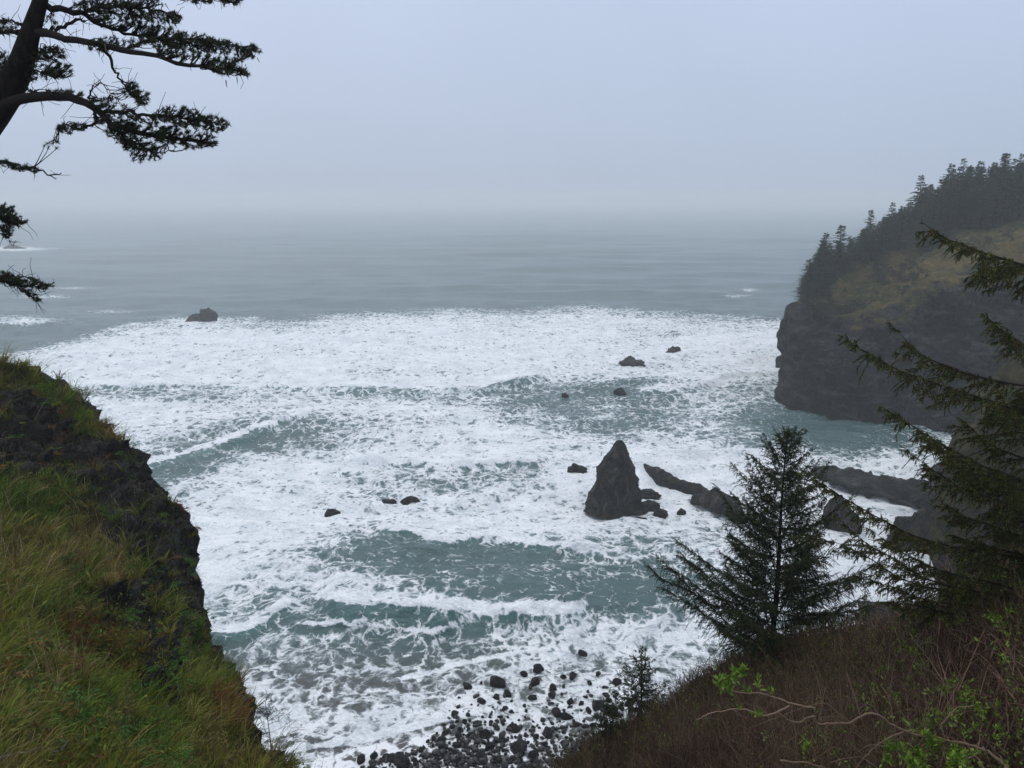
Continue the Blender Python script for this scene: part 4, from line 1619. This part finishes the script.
young_spruce((769, 655), (788, 431), 17.2, 'young spruce standing full and dark at the brink of the brushy slope', 120, .02, .62, (.042, .0095), 301, lean=.3, up=(.36, .75), spacing=.050, per_m=130)
young_spruce((640, 718), (642, 648), 16.6, 'small thin spruce poking up left of the big young spruce', 60, .02, .30, (.038, .010), 303, lopside=-.1, per_m=130)
young_spruce((612, 748), (608, 700), 14.6, 'low dense spruce seedling below the small thin spruce', 54, .0, .30, (.036, .010), 305, per_m=140)


def overhanging_spruce():
    global rng
    rng = np.random.default_rng(311)
    b = np.array([7.6, 9.2, 38.0])
    e = empty('spruce_tree', b, 'spruce whose drooping boughs reach in from the right edge', 'tree')
    trunk, wood, green = Bag(), Bag(), Bag()
    z = np.linspace(0, 14.5, 12)
    path = b + np.stack([.1 * np.sin(z * .4), .1 * np.cos(z * .3), z], -1)
    tubes(trunk, path[None], (.2 * (1 - z / 15.5))[None], 10, C=np.array([.026, .02, .016]))
    trunk.build('trunk', M_BARK, e, b, True)

    def limb(pts, ys, n=12):
        P = at_y(np.array([p[0] for p in pts]), np.array([p[1] for p in pts]), np.array(ys))
        return smooth_path(P[::-1], n)          # from the trunk outwards

    boughs = [
        ([(922, 224), (945, 238), (980, 251), (1024, 266), (1110, 300)], [8.2, 8.4, 8.6, 8.8, 9.2], .26, 1.0),
        ([(850, 342), (885, 364), (935, 385), (985, 400), (1040, 412), (1130, 440)], [7.6, 7.9, 8.2, 8.5, 8.8, 9.2], .30, 1.3),
        ([(889, 324), (918, 352), (955, 369), (1000, 382), (1120, 400)], [8.6, 8.7, 8.8, 9.0, 9.2], .26, 1.1),
        ([(985, 318), (1005, 334), (1035, 350), (1120, 380)], [8.2, 8.4, 8.6, 9.2], .26, 1.0),
        ([(1000, 395), (1018, 420), (1040, 440), (1120, 470)], [8.0, 8.2, 8.5, 9.1], .3, 1.3),
        ([(884, 408), (915, 428), (950, 450), (990, 470), (1040, 486), (1130, 520)], [7.8, 8.0, 8.2, 8.4, 8.7, 9.1], .30, 1.6),
        ([(806, 472), (840, 496), (880, 520), (920, 538), (960, 548), (1030, 560), (1130, 585)], [8.2, 8.3, 8.4, 8.6, 8.8, 9.0, 9.2], .30, 1.9),
        ([(905, 452), (945, 480), (985, 498), (1040, 515), (1120, 545)], [9.0, 9.0, 9.1, 9.2, 9.2], .28, 1.6),
        ([(940, 500), (975, 520), (1020, 535), (1110, 560)], [8.6, 8.7, 8.9, 9.2], .3, 1.6),
        ([(800, 540), (835, 545), (870, 560), (905, 580), (950, 592), (1020, 605), (1120, 630)], [10.2, 10.1, 10.0, 9.8, 9.6, 9.3, 9.2], .34, 1.6),
        ([(838, 520), (868, 546), (898, 562), (930, 580), (1000, 596), (1110, 620)], [8.6, 8.7, 8.8, 8.9, 9.0, 9.2], .22, 1.2),
        ([(880, 600), (910, 603), (950, 612), (1010, 620), (1110, 640)], [9.6, 9.6, 9.5, 9.3, 9.2], .3, 1.5),
        ([(965, 425), (990, 445), (1030, 462), (1120, 490)], [9.4, 9.4, 9.3, 9.2], .32, 1.8),
        ([(948, 535), (985, 545), (1030, 556), (1120, 580)], [9.2, 9.2, 9.2, 9.2], .32, 1.6),
        ([(955, 470), (985, 482), (1020, 500), (1110, 530)], [9.8, 9.7, 9.5, 9.2], .40, 2.0),
        ([(960, 560), (990, 566), (1030, 578), (1110, 600)], [9.8, 9.7, 9.5, 9.2], .38, 1.8),
        ([(925, 440), (960, 462), (1000, 478), (1050, 492), (1120, 520)], [9.6, 9.6, 9.5, 9.4, 9.2], .36, 1.9),
        ([(1000, 480), (1020, 510), (1040, 530), (1110, 560)], [8.4, 8.5, 8.7, 9.2], .36, 1.8),
        ([(990, 420), (1010, 402), (1040, 398), (1110, 420)], [9.0, 9.0, 9.1, 9.2], .36, 1.8),
        ([(860, 575), (890, 585), (930, 600), (980, 606), (1100, 630)], [10.4, 10.3, 10.0, 9.6, 9.2], .36, 1.8),
        ([(870, 530), (910, 556), (950, 572), (1000, 584), (1100, 610)], [9.2, 9.2, 9.2, 9.2, 9.2], .34, 1.9),
        ([(975, 275), (1000, 268), (1040, 275), (1120, 300)], [9.0, 9.0, 9.1, 9.2], .3, 1.5),
    ]
    boughcols = [(.040, .064, .012), (.062, .084, .015), (.028, .044, .011), (.100, .110, .024), (.080, .056, .020)]
    for pts, ys, tl, hang in boughs:
        lb = limb(pts, ys, 18)
        lb = lb + np.cumsum(rng.normal(0, .006, lb.shape), 0)
        spruce_bough(wood, green, lb, .018, .046, tl * .80, .35, .034, .0085, 170, hang=hang * 1.2, start=.05, tipmin=.3, cols=boughcols, uneven=.7)
        for f in np.arange(.16, .88, .085):          # side boughs, sweeping forward and down
            k = f * 17
            i0 = int(k)
            o = lb[i0] * (1 - k + i0) + lb[i0 + 1] * (k - i0)
            tg = norm(lb[i0 + 1] - lb[i0])
            sd = norm(np.cross(tg, UP)) * rng.choice([-1, 1])
            d = norm(tg * .9 + sd * rng.uniform(.3, .9) - UP * rng.uniform(.1, .5))
            L = rng.uniform(.25, .75) * (1.15 - f)
            s = np.linspace(0, 1, 8)[:, None]
            spruce_bough(wood, green, o + d * L * s - UP * .16 * L * s * s, .008, .046, tl * .62, .4, .032, .008, 170, hang=hang * .7, start=.05, tipmin=.35, cols=boughcols)
    # boughs that the photograph does not show, higher and to the right
    for i in range(16):
        zz = rng.uniform(44, 52)
        az = rng.uniform(-1.2, 1.2)
        o = np.array([7.6, 9.2, zz])
        d = np.array([math.cos(az), math.sin(az), -.15])
        s = np.linspace(0, 1, 10)[:, None]
        spruce_bough(wood, green, o + d * rng.uniform(2, 3) * s + UP * (.4 * s * s), .02, .07, .45, .35, .034, .009, 150, hang=1.5)
    wood.build('branches', M_TWIG, e, b)
    green.build('needles', M_NEEDLE, e, b)


overhanging_spruce()


# ------------------------------------------------------------------ shore pine, upper left
def shore_pine():
    global rng
    rng = np.random.default_rng(321)
    Y0 = 8.6

    def P(pts, dy=None):
        a = np.array(pts, float)
        y = np.full(len(a), Y0) if dy is None else Y0 + np.array(dy)
        return at_y(a[:, 0], a[:, 1], y)

    sc = Y0 / CP / FPX * 1.02
    foot = at_y(np.array(-240), np.array(600), float(LD(np.array(-240.), np.array(600.))))
    e = empty('pine_tree', foot, 'dark shore pine leaning in at the upper left with tufted limbs', 'tree')
    trunk, limbs, green = Bag(), Bag(), Bag()
    tp = np.concatenate([[foot - UP * 1.2, foot], at_y(np.array([-175, -92]), np.array([420, 230]), np.array([foot[1] * .4 + 8.6 * .6, 8.6])), P([(-32, 148), (4, 98), (20, 66), (30, 34), (42, -6), (52, -60), (58, -140)])])
    tp = smooth_path(tp, 40)
    rad = np.interp(np.linspace(0, 1, 40), [0, .12, .5, .68, .8, .9, 1], [.38, .24, .15, .098, .066, .058, .042])
    rad = rad * (1 + .015 * rng.normal(size=40))
    tubes(trunk, tp[None], rad[None], 14, C=np.array([.02, .016, .013]))
    L = [
        ([(-14, 118), (10, 104), (35, 98), (60, 95), (80, 101), (98, 112), (112, 124), (135, 132), (165, 138), (200, 140)], [0, -.1, -.2, -.3, -.35, -.4, -.45, -.5, -.5, -.5], 6.2),
        ([(98, 110), (125, 112), (160, 116), (190, 118), (222, 126)], [-.4, -.5, -.7, -.8, -.9], 2.2),
        ([(110, 124), (125, 138), (150, 150), (170, 152)], [-.45, -.3, -.2, -.1], 1.8),
        ([(95, 110), (96, 124), (80, 128), (62, 124)], [-.4, -.3, -.2, -.2], 2.0),
        ([(30, 30), (45, 33), (62, 38), (85, 41), (115, 47), (145, 53), (175, 62), (205, 66), (240, 72)], [0, -.1, -.2, -.3, -.4, -.5, -.6, -.6, -.6], 4.6),
        ([(120, 48), (150, 42), (185, 38), (220, 42), (255, 50)], [-.4, -.2, 0, .1, .2], 2.0),
        ([(40, 6), (62, 9), (85, 14), (105, 27), (130, 34), (160, 40)], [0, .1, .2, .3, .4, .4], 4.0),
        ([(85, 12), (105, 8), (130, 6), (160, 12), (182, 16)], [.2, .3, .3, .3, .3], 2.4),
        ([(45, -12), (90, -14), (140, -10), (190, -4), (240, 2)], [0, .2, .4, .5, .5], 3.5),
        ([(25, 33), (10, 33), (-30, 38)], [0, .1, .3], 3.4),
        ([(34, 30), (55, 29), (76, 20), (84, 22)], [0, .1, .15, .2], 3.0),
        ([(22, 26), (8, 20), (-8, 20)], [0, .1, .2], 1.4),
        ([(100, 46), (110, 60), (118, 76), (126, 86), (136, 98)], [-.35, -.3, -.3, -.3, -.3], 1.9),
        ([(26, 60), (40, 50), (55, 46)], [0, .1, .2], 1.4), ([(22, 70), (40, 72), (62, 76)], [0, .1, .2], 1.4),
        ([(14, 84), (30, 90), (42, 97)], [0, -.1, -.2], 1.6),
        ([(-10, 80), (-20, 70), (-40, 60)], [0, .1, .2], 1.6),
        ([(88, 100), (92, 88), (100, 83), (108, 90), (120, 104)], [-.35, -.35, -.3, -.3, -.3], 1.0),
        ([(-90, 150), (-40, 155), (0, 162), (20, 166), (38, 170), (50, 174), (62, 173)], [-.2, -.2, -.2, -.2, -.2, -.2, -.2], 1.9),
        ([(-90, 190), (-40, 205), (0, 218), (16, 224), (26, 222)], [0, 0, 0, 0, 0], 2.0),
        ([(2, 228), (8, 236), (12, 246)], [0, 0, 0], .7),
        ([(-120, 240), (-50, 265), (0, 279), (22, 286), (40, 286), (54, 284)], [-.2, -.2, -.2, -.2, -.2, -.2], 2.0),
        ([(5, 281), (25, 292), (42, 303)], [-.2, -.2, -.2], 1.0), ([(0, 277), (22, 277), (40, 279)], [-.2, -.2, -.2], 1.0),
    ]
    paths = []
    for pts, dy, r in L:
        p = smooth_path(P(pts, dy), 22)
        p = p + rng.normal(0, .012, p.shape)
        paths.append(p)
        tubes(limbs, p[None], (r * .82 * sc * np.linspace(1, .25, 22))[None], 7, C=np.array([.018, .014, .012]))
    allp = np.concatenate(paths)
    apx, apy = project(allp)
    # tufted masses: centre, radii, tilt, number of tufts
    masses = [
        (178, 118, 26, 12, 0, 90), (212, 124, 18, 8, .2, 50), (140, 135, 34, 16, .15, 150), (186, 138, 34, 11, .1, 100), (118, 118, 24, 14, .2, 80),
        (72, 128, 16, 6, 0, 34), (140, 150, 26, 8, .35, 50), (100, 102, 14, 5, 0, 24), (52, 145, 8, 4, 0, 7), (136, 158, 8, 5, .6, 8),
        (131, 90, 9, 8, 0, 34), (142, 98, 9, 8, 0, 34), (186, 45, 34, 13, .05, 150), (222, 52, 26, 13, .15, 110), (226, 68, 26, 7, .2, 70), (252, 52, 10, 7, -.3, 30),
        (165, 40, 26, 10, .1, 80), (150, 20, 30, 10, .1, 100), (176, 17, 8, 5, .3, 18), (120, 16, 30, 12, .2, 90), (120, 42, 22, 5, .1, 30), (100, 4, 26, 6, 0, 60),
        (138, 2, 26, 6, 0, 60), (200, 0, 16, 4, 0, 22), (232, 1, 14, 4, 0, 20), (50, 54, 16, 9, .1, 60), (60, 70, 14, 9, .1, 50), (36, 62, 9, 6, 0, 20),
        (40, 76, 16, 4, 0, 20), (64, 93, 22, 3, .05, 24), (96, 46, 16, 5, .1, 24), (8, 60, 10, 10, 0, 40), (6, 26, 12, 8, .3, 30), (52, 18, 6, 6, 0, 8), (-10, 70, 14, 14, 0, 40),
        (10, 165, 14, 3.5, .25, 30), (30, 169, 10, 3, .25, 14), (8, 214, 11, 10, .2, 60), (18, 221, 11, 6, .1, 34), (6, 231, 9, 6, 0, 26), (-12, 215, 16, 14, 0, 50),
        (14, 281, 18, 5, .2, 44), (36, 284, 18, 4, .1, 34), (30, 294, 14, 4, .6, 18), (6, 276, 10, 4, .2, 20)]
    tw, tips, tds = [], [], []
    for cx, cy, rx, ry, tl, n in masses:
        n = int(n * 1.3)
        a = rng.uniform(0, 6.283, n)
        r = np.sqrt(rng.random(n))
        u, v = r * np.cos(a) * rx, r * np.sin(a) * ry
        x, y = cx + u * math.cos(tl) - v * math.sin(tl), cy + u * math.sin(tl) + v * math.cos(tl)
        for xx, yy in zip(x, y):
            k = int(np.argmin((apx - xx + 6) ** 2 + (1.6 * (apy - yy)) ** 2 + rng.uniform(0, 60, len(apx))))
            root = allp[k]
            q = at_y(np.array(xx), np.array(yy), root[1] + rng.normal(0, .16))
            mid = (root + q) / 2 + UP * rng.normal(-.015, .02) + rng.normal(0, .015, 3)
            tw.append([root, root * .4 + mid * .6, mid * .5 + q * .5, q])
            tips.append(q)
            d = q - mid
            tds.append(d / max(np.linalg.norm(d), 1e-6))
    tw, tips, tds = np.array(tw), np.array(tips), np.array(tds)
    ln = np.linalg.norm(tw[:, 0] - tw[:, 3], axis=-1)
    ok = ln < .75
    tubes(limbs, tw[ok], np.array([.0065, .005, .004, .003])[None], 3, C=np.array([.020, .016, .013]))
    # bare twigs and hanging lichen
    m = 420
    q = rng.integers(0, len(allp), m)
    L2 = rng.uniform(.06, .26, m)
    d2 = norm(rng.normal(0, .7, (m, 3)) + np.array([.4, 0, -.15]))
    tt = np.linspace(0, 1, 4)[None, :, None]
    pp = allp[q][:, None] + d2[:, None] * L2[:, None, None] * tt + rng.normal(0, .012, (m, 4, 3)) * tt
    tubes(limbs, pp, np.array([.004, .0032, .0026, .002])[None], 3, C=np.array([.022, .018, .015]))
    per = 24
    idx = np.repeat(np.arange(len(tips)), per)
    nd = norm(tds[idx] * .55 + UP * .35 + rng.normal(0, .75, (len(idx), 3)))
    back = rng.uniform(0, 1, (len(idx), 1))
    pos = tips[idx] - tds[idx] * .035 * back
    tone = pick([(.014, .022, .010), (.018, .030, .012), (.024, .034, .012), (.030, .032, .014)], len(tips), .3)
    spikes(green, pos, nd, rng.uniform(.024, .050, len(idx)), np.full(len(idx), .0065), tone[idx] * rng.uniform(.7, 1.3, (len(idx), 1)))
    # lichen
    m = 260
    sel = rng.integers(0, len(tips), m)
    sel = sel[(project(tips[sel])[1] < 75)]
    m = len(sel)
    blades(green, tips[sel] + rng.normal(0, .03, (m, 3)), norm(-UP + rng.normal(0, .2, (m, 3))), rng.uniform(.03, .09, m), np.full(m, .012), rng.normal(0, .012, (m, 3)),
           pick([(.085, .085, .05), (.07, .07, .035), (.10, .085, .05)], m))
    trunk.build('trunk', M_BARK, e, foot, True)
    limbs.build('limbs', M_TWIG, e, foot, True)
    green.build('foliage', M_NEEDLE, e, foot)


shore_pine()


# ------------------------------------------------------------------ budding shrubs and dead wood in front
def slope_pt(px, py, lift=0.0):
    y = float(RD(np.array(px, float), np.array(py, float))) * (1 - lift)
    return at_y(np.array(px, float), np.array(py, float), y)


def shrub(label, stems, buds, twigs, box, seed, lift=.06, r=.007, ntw=60, leafc=None, leafsize=.045, reach=None, stemc=((.17, .115, .078), (.12, .078, .052), (.20, .145, .10)), group=None):
    global rng
    rng = np.random.default_rng(seed)
    w, g = Bag(), Bag()
    paths = []

    def slope_pt(px, py, lift=0.0):
        y = float(RD(np.array(px, float), np.array(py, float))) * (1 - lift)
        return at_y(np.array(px, float), np.array(py, float), min(y, reach or 99))

    for pts, rr in stems:
        p = np.array([slope_pt(x, y, lift + .02 * math.sin(i * 1.7 + seed)) for i, (x, y) in enumerate(pts)])
        n = 8 * len(pts)
        p = smooth_path(p, n) + np.cumsum(rng.normal(0, .0036, (n, 3)), 0)
        paths.append(p)
        tubes(w, p[None], (rr * np.linspace(1, .45, n) * (1 + .12 * rng.normal(size=n)))[None], 6, C=np.array(stemc[0]) * rng.uniform(.8, 1.3))
    o = paths[0][0] if paths else slope_pt(box[0], box[1])
    x0, y0, x1, y1 = box
    for _ in range(ntw):                       # arching thin canes
        ax, ay = rng.uniform(x0, x1), rng.uniform(y0, y1)
        L = rng.uniform(25, 110)
        az = rng.uniform(0, 6.28)
        bx, by = ax + L * math.cos(az), ay + L * .6 * math.sin(az)
        mx, my = (ax + bx) / 2 + rng.normal(0, 8), min(ay, by) - rng.uniform(2, 26)
        pts = [(ax, ay), ((ax + mx) / 2, (ay + my) / 2 - 3), (mx, my), (bx, by)]
        p = np.array([slope_pt(x, y, lift * rng.uniform(.3, 1.6)) for x, y in pts])
        p = smooth_path(p, 14)
        paths.append(p)
        tubes(w, p[None], (r * rng.uniform(.3, .75) * np.linspace(1, .5, 14))[None], 4, C=np.array(stemc[rng.integers(0, len(stemc))]) * rng.uniform(.6, 1.2))
    leafc = leafc or [(.13, .22, .025), (.17, .27, .035), (.085, .15, .022), (.21, .27, .055)]
    for bx, by, n, spread in buds:
        c = slope_pt(bx, by, lift * 1.25)
        k = max(1, n // 3)
        for _ in range(k):
            cc = c + rng.normal(0, spread, 3)
            d = norm(rng.normal(0, .7, (6, 3)) + np.array([-.1, -.2, .8]))
            leaves(g, np.repeat(cc[None], 6, 0) + rng.normal(0, .006, (6, 3)), d, leafsize * rng.uniform(.6, 1.35, 6), leafsize * rng.uniform(.3, .5, 6), pick(leafc, 6, .25))
    e = empty('shrub', o, label, 'shrub', group)
    w.build('stems', M_TWIG, e, o, True)
    g.build('leaves', M_LEAF, e, o)


shrub('leafing shrub with one long crooked bare branch across the lower right',
      [([(1012, 790), (1004, 768), (985, 748), (945, 738), (912, 731), (895, 722), (877, 710), (850, 718), (822, 718), (815, 708), (795, 714), (778, 703)], .0135),
       ([(912, 731), (890, 738), (875, 752), (862, 768), (845, 790)], .010),
       ([(815, 708), (790, 700), (765, 689), (735, 685), (716, 684)], .008),
       ([(790, 707), (770, 716), (745, 712), (715, 715), (700, 722)], .007),
       ([(945, 738), (944, 725), (955, 712), (975, 706)], .008), ([(985, 748), (965, 765), (955, 780)], .009),
       ([(780, 760), (815, 762), (840, 775)], .008), ([(985, 768), (965, 742), (950, 730)], .006)],
      [(720, 683, 40, .03), (727, 686, 40, .03), (741, 673, 44, .022), (735, 680, 14, .02), (760, 683, 12, .015), (748, 692, 10, .012), (770, 692, 8, .012), (806, 746, 18, .02), (740, 706, 8, .012), (755, 712, 8, .012),
       (888, 752, 60, .03), (895, 747, 34, .03), (918, 757, 80, .035), (930, 742, 40, .022), (935, 745, 34, .022), (955, 760, 80, .035), (960, 752, 44, .03), (912, 765, 60, .03), (925, 735, 20, .02)],
      None, (760, 715, 900, 775), 331, ntw=14, lift=.13, reach=5.4, leafsize=.05)
shrub('pale green budding shrub between the young spruce and the right edge', [([(950, 690), (930, 660), (920, 645), (905, 625)], .009), ([(950, 690), (938, 650), (940, 620), (932, 600)], .008)],
      [(905, 650, 40, .05), (918, 655, 50, .05), (930, 643, 34, .04), (922, 668, 34, .05), (930, 623, 30, .03), (948, 620, 40, .04), (962, 621, 34, .04), (903, 665, 20, .05), (880, 672, 16, .04), (938, 600, 10, .03), (945, 690, 34, .04), (952, 685, 30, .04),
       (872, 690, 10, .03), (858, 688, 12, .03), (852, 710, 16, .03), (888, 668, 14, .04), (912, 690, 16, .06), (893, 700, 14, .05)],
      None, (850, 600, 960, 720), 333, ntw=90, r=.006, leafsize=.05, lift=.10)
shrub('tangled reddish brown shrub with sparse green buds filling the right edge', [([(1015, 700), (985, 660), (962, 650), (955, 668)], .008), ([(1030, 690), (1000, 640), (975, 628)], .008), ([(1030, 600), (1000, 590), (985, 610)], .008)],
      [(992, 618, 44, .035), (1000, 624, 44, .035), (1010, 612, 20, .03), (970, 705, 50, .05), (958, 712, 40, .05), (938, 718, 34, .04), (926, 722, 30, .04), (990, 708, 24, .035), (968, 690, 24, .035), (1000, 575, 24, .04), (1016, 580, 20, .04), (1018, 560, 12, .03),
       (960, 690, 14, .06), (1010, 660, 14, .08), (1000, 735, 16, .05), (1015, 640, 10, .05), (985, 590, 14, .05), (975, 730, 18, .05)],
      None, (920, 570, 1060, 760), 335, ntw=260, r=.0075, lift=.11, stemc=((.13, .080, .050), (.09, .052, .036), (.16, .105, .070), (.07, .044, .032)))


def bluff_pt(px, py, lift=0.0):
    y = float(LD(np.array(px, float), np.array(py, float))) * (1 - lift)
    return at_y(np.array(px, float), np.array(py, float), y)


def dead_wood():
    global rng
    rng = np.random.default_rng(341)
    o = bluff_pt(20, 750, .1)
    e = empty('dead_branch', o, 'grey dead branch tangled in the grass at the lower left corner', 'dead branch')
    w, tw = Bag(), Bag()
    main = smooth_path(np.array([bluff_pt(x, y, .1) for x, y in [(-30, 770), (5, 757), (28, 752), (42, 748), (58, 752), (70, 738)]]), 30)
    tubes(w, main[None], (np.linspace(.022, .008, 30))[None], 7, C=np.array([.075, .066, .060]))
    ps = []
    for _ in range(70):
        x, y = rng.uniform(-20, 55), rng.uniform(690, 768)
        dx, dy = rng.normal(0, 26), rng.normal(-8, 20)
        p = smooth_path(np.array([bluff_pt(x, y, .08), bluff_pt(x + dx * .5 + rng.normal(0, 4), y + dy * .5 - 6, .10), bluff_pt(x + dx, y + dy, .11)]), 8)
        ps.append(p)
    tubes(tw, np.array(ps), np.linspace(.0045, .0018, 8)[None], 4, C=np.array([.055, .044, .040]))
    w.build('limb', M_TWIG, e, o, True)
    tw.build('twigs', M_TWIG, e, o, True)
    # leafless sapling on the edge of the bluff
    b = bluff_pt(272, 752, 0)
    e = empty('sapling', b, 'thin leafless sapling on the grassy edge of the bluff', 'sapling')
    st, br = Bag(), Bag()
    top = at_y(np.array(265), np.array(700), b[1])
    H = np.linalg.norm(top - b)
    t = np.linspace(-.1, 1, 8)[:, None]
    tubes(st, (b + (top - b) * t)[None], (np.linspace(.013, .004, 8))[None], 5, C=np.array([.03, .026, .02]))
    ps = []
    for _ in range(30):
        f = rng.uniform(.15, .95)
        s = b + (top - b) * f
        az = rng.uniform(0, 6.28)
        d = np.array([math.cos(az), math.sin(az), .55])
        L = H * (.45 * (1 - f) + .1)
        q = s + d * L
        ps.append(smooth_path(np.array([s, s * .5 + q * .5 - UP * .03, q]), 6))
        for _ in range(4):
            k = rng.uniform(.3, 1)
            s2 = s + d * L * k
            ps.append(smooth_path(np.array([s2, s2 + d * L * .12 + rng.normal(0, .04, 3), s2 + d * L * .2 + rng.normal(0, .09, 3)]), 6))
    tubes(br, np.array(ps), np.linspace(.005, .002, 6)[None], 3, C=np.array([.035, .03, .022]))
    st.build('stem', M_TWIG, e, b, True)
    br.build('twigs', M_TWIG, e, b, True)


dead_wood()


# ------------------------------------------------------------------ sea air
def haze():
    x0, x1, y0, y1, z0, z1 = -9500, 9500, -400, 10900, -51.0, 78.0
    V = np.array([(x, y, z) for x in (x0, x1) for y in (y0, y1) for z in (z0, z1)], float)
    Q = np.array([(0, 1, 3, 2), (4, 6, 7, 5), (0, 4, 5, 1), (2, 3, 7, 6), (0, 2, 6, 4), (1, 5, 7, 3)])
    m = bpy.data.materials.new('sea_air')
    m.use_nodes = True
    t = m.node_tree
    t.nodes.remove(t.nodes['Principled BSDF'])
    v = t.nodes.new('ShaderNodeVolumePrincipled')
    v.inputs['Color'].default_value = HAZE_COLOUR
    v.inputs['Density'].default_value = HAZE_DENSITY
    v.inputs['Anisotropy'].default_value = .3
    t.links.new(v.outputs[0], t.nodes['Material Output'].inputs['Volume'])
    o = mk('haze', V, Q, m, smooth=False)
    tag(o, 'pale sea mist over the water', 'haze', kind='stuff')


haze()
